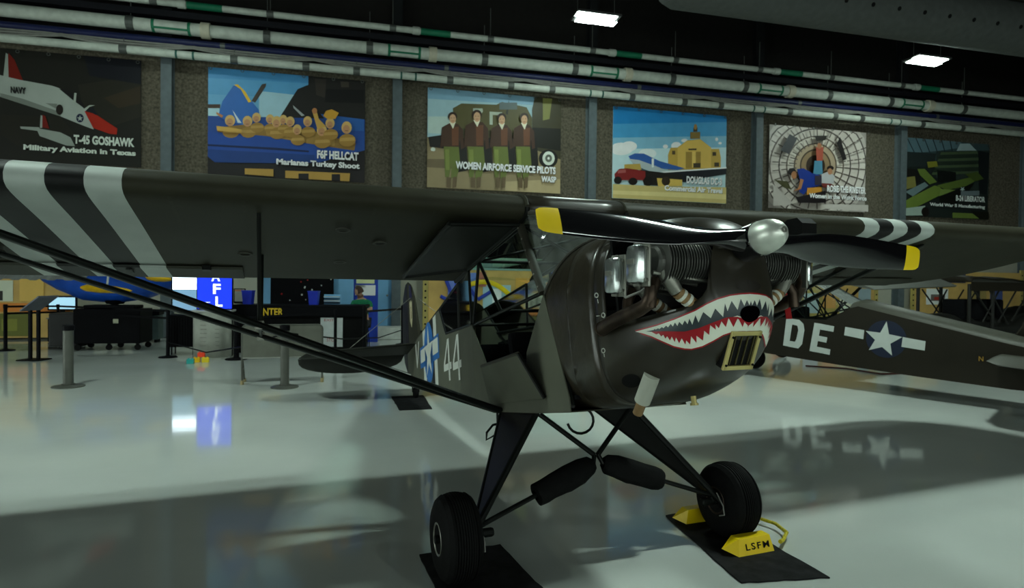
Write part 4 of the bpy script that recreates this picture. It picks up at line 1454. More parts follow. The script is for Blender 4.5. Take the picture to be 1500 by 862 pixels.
# cabin roof between the wings with a skylight
b = MB()
prof_r = [(x, z) for x, z in AF_L if x < .07][::-1] + [(x, z) for x, z in AF_U if x < .26][1:]
b.grid([[V(LEF - CH * x, r_, LEZ + CH * z + .006) for x, z in prof_r] for r_ in (-.345, -.17, 0, .17, .345)])
b.build('roof_skin', M_odm, plane, smooth=True, solid=.006)
prof_s = [(x, z) for x, z in AF_U if x >= .25]
MB().grid([[V(LEF - CH * x, r_, LEZ + CH * z + .004) for x, z in prof_s] for r_ in (-.34, 0, .34)]).build('skylight', M_glass, plane, fix=False)
for side in (1, -1):
    # wing root fairing rib
    pts = [V(LEF - CH * x, .335 * side, LEZ + CH * z - .004) for x, z in AF_L]
    MB().tube(pts, .016, 8).build('root_rail', M_tubeb, plane, smooth=True)
    pts = [V(LEF - CH * x, .335 * side, LEZ + CH * z + .004) for x, z in AF_U]
    MB().tube(pts, .012, 8).build('root_fairing', M_od, plane, smooth=True)
    # front post with rivets
    pA, pB = V(.215, .338 * side, 1.45), V(-.05, .338 * side, 1.93)
    post = MB().tube([pA, pB], .021, 10, flat=1.3).build('front_post', M_odf, plane, smooth=True)
    for k in range(6):
        MB().lathe([(.006, 0), (.006, .004)], pA.lerp(pB, .08 + .17 * k) + Vector((0.01, -.0245 * side, 0)), (0, -side, 0), n=8).build('rivet', M_cast, post)
    # glazing of the rear cabin
    g1 = [(-1.14, 1.495), (-1.60, 1.525), (-1.56, 1.90), (-1.14, 1.93)]
    g2 = [(-1.60, 1.525), (-2.20, 1.57), (-2.50, 1.845), (-1.56, 1.90)]
    for g in (g1, g2):
        MB().add([V(f, (fw_(f) + .002) * side, z) for f, z in g], [(0, 1, 2, 3)]).build('side_pane', M_glass, plane, fix=False)
    if side == -1:
        MB().add([V(f, fw_(f) * side, z) for f, z in ((.20, 1.50), (-1.12, 1.495), (-1.12, 1.93), (-.03, 1.93))], [(0, 1, 2, 3)]).build('side_pane', M_glass, plane, fix=False)
    for a, c in (((-1.13, 1.485), (-1.13, 1.93)), ((-1.60, 1.525), (-1.56, 1.90)), ((-2.20, 1.565), (-2.50, 1.845)), ((-1.13, 1.485), (-2.20, 1.565)), ((-1.56, 1.895), (-2.52, 1.845))):
        MB().tube([V(a[0], fw_(a[0]) * side, a[1]), V(c[0], fw_(c[0]) * side, c[1])], .011, 8).build('window_bar', M_tubeb, plane)
MB().grid([[V(f, fw_(f) * s, z + .05 * (1 - s * s)) for s in (-1, -.5, 0, .5, 1)] for f, z in ((-1.53, 1.90), (-1.9, 1.885), (-2.52, 1.845))]).build('rear_glazing', M_glass, plane, fix=False)
# open upper door flap, swung up under the starboard wing
fl = [V(-1.10, .36, 1.905), V(-.02, .36, 1.915), V(.03, .80, 1.885), V(-1.25, .82, 1.872)]
flap = MB()
for i in range(4):
    flap.tube([fl[i], fl[(i + 1) % 4]], .014, 8)
flapo = flap.build('upper_door_flap', M_tubeb, plane)
MB().add(fl, [(0, 1, 2, 3)]).build('flap_pane', mat('dark_celluloid', (0.015, 0.015, 0.013), 0.5, spec=.2), flapo, fix=False)
# welded tube frame of the cabin
tubes = []
for side in (1, -1):
    w = .325 * side
    n_ = {'ff': V(.22, w, 1.46), 'fb': V(.44, w, .83), 'mb': V(-.62, w, .85), 'mt': V(-.52, w, 1.48), 'rt': V(-1.13, w, 1.48), 'rb': V(-1.15, w, .90), 'wf': V(-.05, w, 1.92), 'wr': V(-.92, w, 1.92), 'bt': V(-2.2, fw_(-2.2) * side * .95, 1.56), 'bb': V(-2.2, fw_(-2.2) * side * .95, 1.02)}
    pr = [('ff', 'rt'), ('ff', 'fb'), ('fb', 'mb'), ('mb', 'rb'), ('rt', 'rb'), ('rt', 'wr'), ('wf', 'wr'), ('rt', 'bt'), ('bb', 'rb'), ('rb', 'bt')]
    if side == -1:
        pr += [('ff', 'mb'), ('mt', 'mb'), ('mt', 'wf'), ('mt', 'wr'), ('mt', 'rb'), ('wf', 'rt')]
    else:
        pr += [('wr', 'mt')]
    for a, c in pr:
        tubes.append((n_[a], n_[c], .0125))
for fz_ in ((-.05, 1.92), (-.92, 1.92), (-1.13, 1.48), (.22, 1.46), (-.52, 1.48)):
    tubes.append((V(fz_[0], .325, fz_[1]), V(fz_[0], -.325, fz_[1]), .012))
tubes.append((V(-.05, .325, 1.92), V(.3, 0, 1.55), .010))
tubes.append((V(-.05, -.325, 1.92), V(.3, 0, 1.55), .010))
tubes.append((V(-.05, -.325, 1.92), V(-.92, .325, 1.92), .010))
for a, c, r_ in tubes:
    MB().tube([a, c], r_, 8).build('frame_tube', M_tubeb, plane, smooth=True)
# instrument panel, seats, sticks
MB().rbox(V(.34, 0, 1.46), (.03, .56, .26), bev=.02).build('instrument_panel', M_eng, plane)
for (f0, wd) in ((-.35, .5), (-1.02, .52)):
    seat = MB().rbox(V(f0, 0, 1.10), (.42, wd, .09), bev=.035).build('seat', M_fabric_in, plane, smooth=True)
    MB().rbox(V(f0 - .24, 0, 1.20), (.08, wd, .30), Matrix.Rotation(R(-10), 3, 'Y'), bev=.035).build('seat_back', M_fabric_in, seat, smooth=True)
    MB().tube([V(f0 + .33, 0, .86), V(f0 + .36, 0, 1.12), V(f0 + .30, 0, 1.30)], .012, 8).build('control_stick', M_tubeb, seat, smooth=True)
MB().box(V(-.35, 0, .87), (1.6, .62, .02)).build('cabin_floor', M_fabric_in, plane)
MB().grid([[V(f, -(fw_(f) - .014), z0 + (1.47 - z0) * k / 2) for k in range(3)] for f, z0 in ((.3, .82), (-.6, .845), (-1.1, .90), (-1.65, .955), (-2.2, 1.03))]).build('cabin_lining', M_fabric_in, plane, fix=False)
MB().tube([V(.02, .27, 1.95), V(.05, .22, 1.90), V(.02, .17, 1.93), V(-.02, .22, 1.98), V(.02, .27, 1.95)], .006, 6).build('compass_ring', M_tubeb, plane)

# --- markings on the starboard side ---------------------------------------
def side_decal(polys, m, name, lift, sg=1):
    for poly in polys:
        n = len(poly)
        vs, es, fs, *_r = delaunay_2d_cdt([Vector(p) for p in poly], [(i, (i + 1) % n) for i in range(n)], [list(range(n))], 1, 1e-5)
        MB().add([V(p.x, (fw_(p.x) + lift) * sg, p.y) for p in vs], fs).build(name, m, sk, fix=False)


SC, SZ, SR = -3.25, 1.505, .30
zb_of = lambda f: interp(ZB, f) + .004
zt_of = lambda f: interp(ZT, f) - .004
side_decal([[(f0, zb_of(f0)), (f1, zb_of(f1)), (f1, zt_of(f1)), (f0, zt_of(f0))] for f0, f1 in ((-2.90, -2.72), (-3.66, -3.46))], M_insw, 'white_stripe', .0045)
side_decal([[(f0, zb_of(f0)), (f1, zb_of(f1)), (f1, zt_of(f1)), (f0, zt_of(f0))] for f0, f1 in ((-3.10, -2.90), (-3.46, -3.28))], M_stripeb, 'black_stripe', .0046)
side_decal([[(SC - .66, SZ - .12), (SC + .66, SZ - .12), (SC + .66, SZ + .12), (SC - .66, SZ + .12)], ell(SC, SZ, SR + .03, SR + .03, 36)], M_insb, 'insignia_field', .006)
side_decal([[(SC - .61, SZ - .06), (SC - .27, SZ - .06), (SC - .27, SZ + .09), (SC - .61, SZ + .09)], [(SC + .27, SZ - .06), (SC + .61, SZ - .06), (SC + .61, SZ + .09), (SC + .27, SZ + .09)]], M_insw, 'insignia_bar', .0072)
side_decal([star_pts(SC, SZ, SR)], M_insw, 'insignia_star', .0078)


def side_text(body, f0, f1, z0, z1_, bold=.02, m=None, slant=0.0):
    me = text_mesh(body, bold)
    xs = [v.co.x for v in me.vertices]
    ys = [v.co.y for v in me.vertices]
    x0, x1, y0, y1 = min(xs), max(xs), min(ys), max(ys)
    for v in me.vertices:
        f = f0 + (v.co.x - x0) / (x1 - x0) * (f1 - f0)
        z = z0 + (v.co.y - y0) / (y1 - y0) * (z1_ - z0)
        v.co = V(f, fw_(f) + .007, z)
    me.materials.clear()
    me.materials.append(m or M_insw)
    o = bpy.data.objects.new('lettering', me)
    COL.objects.link(o)
    o.parent = sk
    return o


four = [(.62, 0), (.80, 0), (.80, .26), (1, .26), (1, .42), (.80, .42), (.80, 1), (.58, 1), (0, .42), (0, .26), (.62, .26)]
hole4 = [(.62, .42), (.62, .82), (.24, .42)]


def digit4(f0, f1, z0, z1_):
    def mp(p):
        return (f0 + p[0] * (f1 - f0), z0 + p[1] * (z1_ - z0))
    polys = [[(.62, 0), (.80, 0), (.80, 1), (.62, 1)], [(0, .26), (1, .26), (1, .42), (0, .42)], [(0, .42), (.19, .42), (.72, 1), (.58, 1)]]
    side_decal([[mp(p) for p in q] for q in polys], M_insw, 'numeral', .0072)


digit4(-2.36, -1.98, 1.13, 1.505)
digit4(-1.92, -1.55, 1.105, 1.485)
side_decal([[(-4.30, 1.72), (-4.22, 1.72), (-4.16, 1.42), (-4.22, 1.42)], [(-4.02, 1.72), (-3.95, 1.72), (-4.16, 1.42), (-4.22, 1.42)]], M_insw, 'letter', .0072)

# --- tail ------------------------------------------------------------------
M_tail = mat('dark_tail_fabric', (.016, .016, .013), .6, spec=.15)
def plate(pts, th, name, m, parent, up):
    """thin aerofoil plate: outline pts (3D), thickness th along up"""
    up = Vector(up)
    pts = [Vector(p) for p in pts]
    c = sum(pts, Vector()) / len(pts)
    inner = [c.lerp(p, .90) for p in pts]
    n = len(pts)
    b = MB()
    b.add(pts + [p + up * th / 2 for p in inner] + [p - up * th / 2 for p in inner],
          [(i, (i + 1) % n, n + (i + 1) % n, n + i) for i in range(n)] + [((i + 1) % n, i, 2 * n + i, 2 * n + (i + 1) % n) for i in range(n)] + [tuple(range(n, 2 * n)), tuple(range(3 * n - 1, 2 * n - 1, -1))])
    return b.build(name, m, parent, smooth=True, angle=30)


finp = [(-4.42, 1.78), (-4.56, 2.10), (-4.72, 2.42), (-4.90, 2.62), (-5.10, 2.70), (-5.10, 1.74)]
fin = plate([V(f, 0, z) for f, z in finp], .035, 'tail_fin', M_od, plane, (0, 1, 0))
rud = [(-5.115, 2.70), (-5.28, 2.70), (-5.42, 2.58), (-5.52, 2.35), (-5.56, 2.05), (-5.54, 1.75), (-5.46, 1.55), (-5.32, 1.44), (-5.165, 1.44), (-5.115, 1.70)]
rudo = plate([V(f, 0, z) for f, z in rud], .03, 'rudder', mat('dark_rudder', (.012, .011, .014), .5, spec=.2), plane, (0, 1, 0))
bd = [(-4.86, 2.02), (-4.80, 2.12), (-4.79, 2.38), (-4.84, 2.36), (-4.88, 2.40), (-4.92, 2.37), (-4.95, 2.40), (-4.95, 2.12)]
MB().prism([V(f, .0185, z) for f, z in bd], V(0, .002, 0)).build('tail_badge', mat('badge_cream', (.50, .46, .28), .5), fin)
MB().prism([V(f, .0185, z) for f, z in [(-4.95, 2.42), (-4.78, 2.42), (-4.84, 2.58), (-4.95, 2.62)]], V(0, .002, 0)).build('tail_patch', mat('badge_navy', (.015, .012, .05), .5), fin)
MB().prism([V(f, .021, z) for f, z in [(-4.875, 2.14), (-4.85, 2.14), (-4.85, 2.30), (-4.875, 2.30)]], V(0, .002, 0)).build('tail_badge_mark', mat('badge_brown', (.16, .06, .03), .5), fin)
for side in (1, -1):
    st = [V(-4.30, .09 * side, 1.735), V(-4.42, .5 * side, 1.725), V(-4.60, 1.1 * side, 1.705), V(-4.74, 1.38 * side, 1.69), V(-4.95, 1.45 * side, 1.665), V(-5.0, 1.45 * side, 1.66), V(-5.0, .06 * side, 1.68)]
    plate(st, .03, 'stabiliser', M_tail, plane, (0, 0, 1))
    el = [V(-5.01, .10 * side, 1.675), V(-5.01, 1.46 * side, 1.655)]
    for k in range(1, 15):
        a = R(180 * k / 15)
        rr_ = .78 + .68 * math.cos(a)
        dd = .46 * math.sin(a) ** .62
        el.append(V(-5.01 - dd, rr_ * side, 1.665 - dd * .37))
    plate(el, .026, 'elevator', M_tail, plane, Vector((.3, 0, 1)))
    MB().tube([V(-4.62, .9 * side, 1.70), V(-4.75, .05 * side, 2.4)], .004, 6).build('brace_wire', M_cast, plane)
    MB().tube([V(-4.7, .9 * side, 1.69), V(-4.9, .04 * side, 1.40)], .004, 6).build('brace_wire', M_cast, plane)
# tail wheel on its spring
twc = AMI @ (AO - AN * 4.98 + Vector((0, 0, .075)))
tw = MB().lathe([(.035, -.03), (.06, -.03), (.074, -.018), (.075, 0), (.074, .018), (.06, .03), (.035, .03)], twc, (0, 1, 0), n=20).build('tail_wheel', M_rubber, plane, smooth=True)
MB().tube([V(-4.55, 0, 1.345), V(-4.80, 0, 1.29), V(-4.98, 0, 1.26), twc + Vector((.01, 0, .10))], .018, 8, flat=1.6).build('tail_spring', M_tubeb, plane, smooth=True)
MB().tube([twc + Vector((0, .04, 0)), twc + Vector((.0, .045, .11)), twc + Vector((.0, -.045, .11)), twc + Vector((0, -.04, 0))], .010, 8).build('tail_fork', M_tubeb, plane)
MB().tube([twc + Vector((.02, 0, .10)), V(-5.2, 0, 1.48)], .006, 6).build('steering_link', M_tubeb, plane)

# --- landing gear ------------------------------------------------------------
WR, WY = .222, .854
for side in (1, -1):
    wc = AMI @ (AO + AR * WY * side + Vector((0, 0, WR)))
    prof = [(.055, -.088), (.075, -.095), (.12, -.100), (.165, -.097), (.195, -.082), (.212, -.060)]
    tread = []
    for k in range(9):
        h = -.050 + k * .0125
        tread += [(.2205 - .010 * (h / .05) ** 2, h - .0045), (.2205 - .010 * (h / .05) ** 2, h + .0035), (.214 - .010 * (h / .05) ** 2, h + .005), (.214 - .010 * (h / .05) ** 2, h + .007)]
    tyre = MB().lathe(prof + tread + [(a, -h) for a, h in prof[::-1]], wc, (0, 1, 0), n=56).build('tyre', M_rubber, plane, smooth=True, angle=25)
    MB().lathe([(.001, -.075), (.04, -.078), (.062, -.088), (.078, -.098), (.082, -.096), (.075, -.07), (.075, .07), (.082, .096), (.078, .098), (.062, .088), (.04, .078), (.001, .075)], wc, (0, 1, 0), n=32, caps=False).build('wheel_rim', M_cast if side == 1 else M_rust, tyre, smooth=True)
    MB().lathe([(.022, -.11), (.022, .11)], wc, (0, 1, 0), n=16).build('axle_cap', M_tubeb, tyre)
    # faired V leg
    tf, tr_, bo = V(-.06, .315 * side, .805), V(-.62, .325 * side, .83), wc + V(.02, -.11 * side, .035)
    bo2 = wc + V(-.035, -.115 * side, .035)
    nl = (tf - bo).cross(tr_ - bo).normalized()
    leg = MB().prism([tf - nl * .008, bo - nl * .008, bo2 - nl * .008, tr_ - nl * .008], nl * .016).build('gear_leg', mat('gear_fabric', (.009, .008, .008), .4, spec=.15), plane)
    MB().tube([tf, bo + (bo - tf).normalized() * .05], .019, 10).build('leg_front_tube', M_tubeb, leg, smooth=True)
    MB().tube([tr_, bo2], .016, 10).build('leg_rear_tube', M_tubeb, leg, smooth=True)
    MB().lathe([(.02, 0), (.024, .01), (.024, .13), (.02, .14)], wc + V(0, -.06 * side, 0.0), (0, side, 0), n=16).build('axle', M_tubeb, leg)
    MB().tube([bo + V(0, 0, -.02), wc + V(0, -.12 * side, 0)], .024, 10).build('axle_fitting', M_tubeb, leg, smooth=True)
    # cabane V and bungee strut with its cover
    cv = V(.02, .012 * side, .548)
    MB().tube([V(-.05, .30 * side, .795), cv], .015, 10).build('cabane_tube', M_tubeb, plane, smooth=True)
    end = wc + V(0.0, -.125 * side, .035)
    st_ = V(.035, .03 * side, .50)
    MB().tube([cv, st_, end], .014, 10).build('shock_strut', M_tubeb, plane, smooth=True)
    rows = []
    pth = [st_.lerp(end, t) for t in (.0, .03, .12, .25, .36, .46, .52, .53)]
    rad = [.030, .052, .066, .070, .066, .064, .058, .03]
    random.seed(31 + side)
    d = (end - st_).normalized()
    a = d.cross(Vector((1, 0, 0))).normalized()
    c = d.cross(a)
    for p, r_ in zip(pth, rad):
        rows.append([p + (a * math.cos(2 * math.pi * k / 18) + c * math.sin(2 * math.pi * k / 18)) * r_ * (1 + random.uniform(-.09, .09)) for k in range(18)])
    MB().grid(rows, close=True).build('shock_cover', mat('black_canvas_cover', (.007, .007, .007), .8, bump=.35, scale=18, spec=.06), plane, smooth=True, angle=60)
    MB().tube([wc + V(.05, -.115 * side, .05), wc + V(.10, -.12 * side, -.02), wc + V(.10, -.12 * side, -.07), wc + V(.05, -.115 * side, -.08)], .004, 6).build('brake_line', M_cable, leg, smooth=True)
# boarding step and brake hose loop
MB().tube([V(-.60, .365, .83), V(-.60, .368, .69), V(-.60, .45, .655), V(-.60, .445, .70), V(-.60, .40, .745), V(-.60, .366, .75)], .008, 8).build('boarding_step', M_tubeb, plane)
MB().tube([V(-.04, .05 - .085 * math.cos(R(a)), .745 + .075 * math.sin(R(a))) for a in range(130, -181, -20)], .008, 8).build('hose_loop', M_tubeb, plane, smooth=True)

# --- mats and chocks -----------------------------------------------------------
def quad_mat(px, label, th=.008):
    pts = [floor_at(x, y) for x, y in px]
    c = sum(pts, Vector()) / 4
    n = 10
    ring = []
    random.seed(int(px[0][0]))
    for i in range(4):
        a, d = pts[i], pts[(i + 1) % 4]
        for k in range(n):
            ring.append(a.lerp(d, k / n) + Vector((random.uniform(-.006, .006), random.uniform(-.006, .006), 0)))
    b = MB().prism([p + Vector((0, 0, .001)) - c for p in ring], (0, 0, th))
    o = b.build('rubber_mat', mat('worn_rubber_mat', (.014, .014, .015), .75, var=.5, scale=12, bump=.3, spec=.1))
    o.location = c
    return tag(o, label, 'mat')


def ac(f, r):
    return AO + AN * f + AR * r


def px_of(p):
    v = p - CAM
    return (750 + F_PX * v.dot(_rt) / v.dot(_fw), 431 - F_PX * v.dot(_up) / v.dot(_fw))


quad_mat([px_of(ac(-.34, .97)), px_of(ac(-.31, .50)), px_of(ac(.36, .47)), px_of(ac(.36, .97))], 'black rubber mat under the nearer main wheel')
quad_mat([(974, 757), (1040, 748), (1215, 848), (1085, 856)], 'worn black rubber mat under the chocked wheel')
quad_mat([(573, 582), (620, 580), (633, 600), (585, 602)], 'dark square mat under the tail wheel')


def chock(label, f, r, length, h, dep, lettering=None, dirn=1):
    """wedge with pointed end, long axis across the wheel"""
    t = thing('wheel_chock', label, 'chock', group='yellow wheel chocks')
    base = ac(f, r) + Vector((0, 0, .0095))
    ex, ey = -AR, AN * dirn                # along the wheel axle (to the right in view), away from the wheel
    def p(x, y, z):
        return base + ex * x + ey * y + Vector((0, 0, z))
    l = length / 2
    pts = [p(-l, 0, 0), p(l, 0, 0), p(l, dep, 0), p(-l, dep, 0), p(-l + .02, .01, h), p(l - .012, .01, h), p(l - .012, dep * .72, h), p(-l + .02, dep * .72, h)]
    tip = p(-l - .075, dep * .45, h * .42)
    b = MB().add(pts + [tip], [(0, 1, 5, 4), (1, 2, 6, 5), (2, 3, 7, 6), (4, 5, 6, 7), (3, 8, 7), (0, 4, 8), (4, 7, 8), (0, 8, 3), (0, 3, 2, 1)])
    body = b.build('body', M_yel, t)
    if lettering:
        up = (p(0, dep * .72, h) - p(0, dep, 0)).normalized()
        nn = ex.cross(up).normalized()
        if nn.dot(AN) < 0:
            nn = -nn
        o0 = p(-l + .055, dep, 0) + up * (h * .30)
        text('lettering', lettering, M_eng, o0 + nn * .004, ex, up, .165, h * .42, body, bold=.02, nrm=nn, space=1.3)
    return t


chock('yellow wheel chock lettered LSFM in front of the far main wheel', .19, -.815, .25, .085, .10, 'LSFM')
chock('plain yellow wheel chock behind the far main wheel', -.20, -.83, .25, .085, .10, None, -1)
rp = [ac(.27, -1.0), ac(.24, -1.05), ac(.16, -1.16), ac(.03, -1.2), ac(-.10, -1.16), ac(-.20, -1.06), ac(-.25, -.99)]
tag(MB().tube([p + Vector((0, 0, .035 if 0 < i < 6 else .045)) for i, p in enumerate(rp)], .011, 8).build('chock_rope', mat('yellow_rope', (.5, .42, .02), .7, var=.3, scale=80), smooth=True), 'yellow rope joining the two wheel chocks', 'rope')

# ------------------------------------------------------------------ second aircraft, right
D2 = _yaw @ Vector((.6, -.8, 0))
N2 = _yaw @ Vector((.8, .6, 0))
C2 = _yaw @ Vector((5.29, 8.7, 0))


def pl2(x, y, off=0.0):
    p = on_plane(x, y, C2 + N2 * off, N2)
    v = p - C2
    return v.dot(D2), p.z


def V2(t, off, z):
    return Vector((t, off, z))


M2 = Matrix((D2, N2, Vector((0, 0, 1)))).transposed().to_4x4()
M2.translation = C2
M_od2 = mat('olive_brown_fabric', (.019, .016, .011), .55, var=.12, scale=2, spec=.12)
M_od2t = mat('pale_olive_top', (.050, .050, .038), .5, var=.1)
p2_ = thing('star_marked_aircraft', 'olive fabric aircraft with letters DE and a star on its flank, at right', 'aircraft', matrix=M2)


def flat2(pts, off, m, name, parent, thick=0.0, fwd=0.0):
    n = len(pts)
    vs, es, fs, *_r = delaunay_2d_cdt([Vector(p) for p in pts], [(i, (i + 1) % n) for i in range(n)], [list(range(n))], 1, 1e-5)
    o = MB().add([V2(p.x, off, p.y) for p in vs], fs).build(name, m, parent, fix=False)
    if thick:
        s = o.modifiers.new('solid', 'SOLIDIFY')
        s.thickness = thick
        s.offset = 0
    return o


side_px = [(1070, 464), (1159, 466), (1210, 469), (1245, 452), (1257, 449), (1340, 470), (1400, 485), (1460, 500), (1520, 514), (1600, 532), (1600, 583), (1480, 571), (1350, 553), (1230, 535), (1130, 519), (1070, 508)]
sp2_ = [pl2(x, y) for x, y in side_px]
sk2 = flat2(sp2_, 0.0, M_od2, 'side_skin', p2_, .01)
flat2(sp2_, .6, M_od2, 'side_skin', p2_, .01)
topl = [pl2(x, y) for x, y in [(1245, 452), (1257, 449), (1340, 470), (1400, 485), (1460, 500), (1520, 514), (1600, 532)]]
_e0, _e1 = sp2_[9], sp2_[10]
MB().add([V2(_e0[0], 0, _e0[1]), V2(_e0[0], .6, _e0[1]), V2(_e1[0], .6, _e1[1]), V2(_e1[0], 0, _e1[1]), V2(_e0[0] + .12, .3, (_e0[1] + _e1[1]) / 2 + .05), V2(_e1[0] + .12, .3, (_e0[1] + _e1[1]) / 2 - .05)], [(0, 1, 4), (1, 2, 5, 4), (2, 3, 5), (3, 0, 4, 5)]).build('stern', M_od2, p2_)
botl = [pl2(x, y) for x, y in [(1600, 583), (1480, 571), (1350, 553), (1230, 535), (1130, 519), (1070, 508)]]
rows = []
for t, z in topl:
    rows.append([V2(t, .3 - .3 * math.cos(R(a)), z + .10 * math.sin(R(a))) for a in range(0, 181, 18)])
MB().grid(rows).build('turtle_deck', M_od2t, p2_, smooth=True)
MB().grid([[V2(t, o_, z) for o_ in (0, .3, .6)] for t, z in botl]).build('belly_skin', M_od2, p2_)
# cabin glazing and tubes
t0 = pl2(1245, 452)[0]
zs = pl2(1180, 467)[1]
roofz = 1.72
for off in (0.0, .6):
    gl_ = [(-2.0, zs), (pl2(1210, 469)[0], zs), (t0, pl2(1245, 452)[1]), (-1.15, roofz - .1), (-2.0, roofz)]
    flat2(gl_, off, M_glass, 'side_pane', p2_)
    for a, c in (((-2.0, zs), (-1.5, roofz)), ((-1.5, roofz), (-1.15, zs)), ((-1.15, zs), (-1.15, roofz - .1)), ((-1.15, roofz - .1), (t0, pl2(1245, 452)[1])), ((-1.9, roofz), (-1.15, zs)), ((-1.15, zs), (t0, pl2(1245, 452)[1])), ((-1.0, zs), (-.8, 1.5)), ((-1.15, 1.55), (-.75, zs)), ((-2.0, zs), (-.75, zs))):
        MB().tube([V2(a[0], off + .02, a[1]), V2(c[0], off + .02, c[1])], .012, 8).build('frame_tube', M_tubeb, p2_)
MB().grid([[V2(t, o_, z) for o_ in (0, .2, .4, .6)] for t, z in ((-1.15, roofz - .08), (t0, pl2(1245, 452)[1] + .06))]).build('rear_glazing', glass('hazy_glazing', haze=.5), p2_, fix=False)
MB().rbox(V2(-1.6, .3, .95), (.5, .5, .5), bev=.05).build('seat', M_fabric_in, p2_)
# engine cowl, windscreen and propeller ahead of the cabin
tf0 = sp2_[0][0]
zf0, zf1 = sp2_[-1][1], sp2_[0][1]
rows = []
for dt, w, za, zb4 in ((0.02, .31, zf0, zf1 + .02), (-.25, .31, zf0 + .01, zf1 + .06), (-.6, .29, zf0 + .04, zf1 + .04), (-.9, .25, zf0 + .1, zf1 + .0), (-1.02, .16, zf0 + .2, zf1 - .08), (-1.05, .03, zf0 + .3, zf1 - .2)):
    rows.append([V2(tf0 + dt, .3 + w * math.copysign(abs(math.cos(R(a))) ** .6, math.cos(R(a))), (za + zb4) / 2 + (zb4 - za) / 2 * math.copysign(abs(math.sin(R(a))) ** .6, math.sin(R(a)))) for a in range(0, 360, 15)])
MB().grid(rows, close=True).build('engine_cowl', M_od2, p2_, smooth=True)
zh = (zf0 + zf1) / 2 + .12
MB().lathe([(.07, 0), (.075, .06), (.05, .14), (.005, .18)], V2(tf0 - 1.04, .3, zh), (-1, 0, 0), n=20).build('spinner', M_prop, p2_, smooth=True)
for sg in (1, -1):
    MB().tube([V2(tf0 - 1.09, .3, zh), V2(tf0 - 1.09, .3 + .25 * sg, zh + .05 * sg), V2(tf0 - 1.09, .3 + .85 * sg, zh + .17 * sg)], [.03, .055, .04], 10, flat=.35, up=(0, 0, 1)).build('propeller_blade', M_prop, p2_, smooth=True)
MB().grid([[V2(tf0 - .05, o_, zf1 + .05) for o_ in (0.02, .3, .58)], [V2(-1.95, o_, roofz) for o_ in (0.02, .3, .58)]]).build('windscreen', M_glass, p2_, fix=False)
MB().rbox(V2(-1.55, .3, roofz + .02), (.85, .62, .04), bev=.01).build('cabin_roof', M_od2, p2_)
# far wing with a drooped flap, seen from below
ch2 = 1.5
b = MB()
rows = []
for k in range(11):
    o_ = .45 + 4.2 * k / 10
    q = max(0, (o_ - 3.9) / .76)
    kk = math.sqrt(max(0.0, 1 - q * q)) if q > 0 else 1.0
    tl = -1.85 + .45 * ch2 * (1 - kk) * .6
    tt = tl + ch2 * kk if kk > .05 else tl + .05
    pr = [(1, -.26), (.8, -.20), (.55, -.11), (.3, -.035), (.12, 0), (.03, .01), (0, .03), (.03, .075), (.12, .115), (.3, .12), (.55, .03), (.8, -.12), (1, -.25)]
    rows.append([V2(tl + (tt - tl) * x, o_, 1.735 + .02 * o_ + z * (.5 + .5 * kk)) for x, z in pr])
b.grid(rows)
b.add(rows[0], [tuple(range(13))])
b.build('wing', mat('grey_olive_underside', (.075, .078, .066), .5, var=.1, scale=2), p2_, smooth=True, angle=50)
MB().tube([V2(-1.85 + ch2 * .74, 1.6, 1.605), V2(-1.85 + ch2 * .74, 4.4, 1.655)], .008, 6).build('flap_gap', M_eng, p2_)
MB().tube([V2(-1.5, .6, .55), V2(-1.45, 3.0, 1.74)], .018, 8, flat=2).build('lift_strut', M_tubeb, p2_, smooth=True)
# letters and insignia
def rect2(l, off, m, name, lift=-.006):
    pass
def map2(x, y):
    return pl2(x, y)
def decal2(polys, m, lift, name):
    for poly in polys:
        flat2([pl2(x, y) for x, y in poly], -.005 - lift, m, name, sk2)
def cr(pts):            # crop pixels of [1100,320,1500,620] at 2.8725x
    return [(1100 + x / 2.8725, 320 + y / 2.8725) for x, y in pts]
M_let = mat('letter_grey_white', (.50, .53, .50), .5, var=.05)
M_navy = mat('insignia_navy', (.007, .012, .032), .5)
decal2([cr([(150, 420), (178, 424), (160, 540), (136, 535)]), cr([(176, 423), (205, 428), (222, 445), (226, 470), (200, 470), (196, 452), (173, 447)]), cr([(226, 470), (216, 530), (200, 548), (158, 540), (162, 516), (186, 520), (192, 508), (200, 470)])], M_let, 0.001, 'letter')
decal2([cr([(268, 440), (296, 444), (274, 564), (247, 558)]), cr([(294, 444), (351, 455), (348, 478), (290, 468)]), cr([(284, 494), (322, 502), (318, 524), (280, 516)]), cr([(276, 540), (335, 552), (332, 575), (272, 563)])], M_let, 0.001, 'letter')
cc2 = pl2(1298, 497)
flat2([(cc2[0] + .265 * math.cos(R(10 * k)), cc2[1] + .265 * math.sin(R(10 * k))) for k in range(36)], -.006, M_navy, 'insignia_disc', sk2)
decal2([cr([(398, 457), (478, 471), (474, 509), (393, 492)]), cr([(640, 500), (736, 518), (732, 557), (634, 541)])], M_let, .003, 'insignia_bar')
decal2([cr([(572, 434), (582, 488), (638, 500), (588, 528), (595, 578), (553, 542), (497, 555), (523, 512), (484, 474), (545, 482)])], M_let, .0035, 'insignia_star')
text('registration', 'N', mat('registration_yellow', (.35, .2, .03), .5), V2(pl2(1434, 528)[0], -.012, pl2(1434, 529)[1]), (1, 0, 0), (0, 0, 1), .05, .06, sk2)
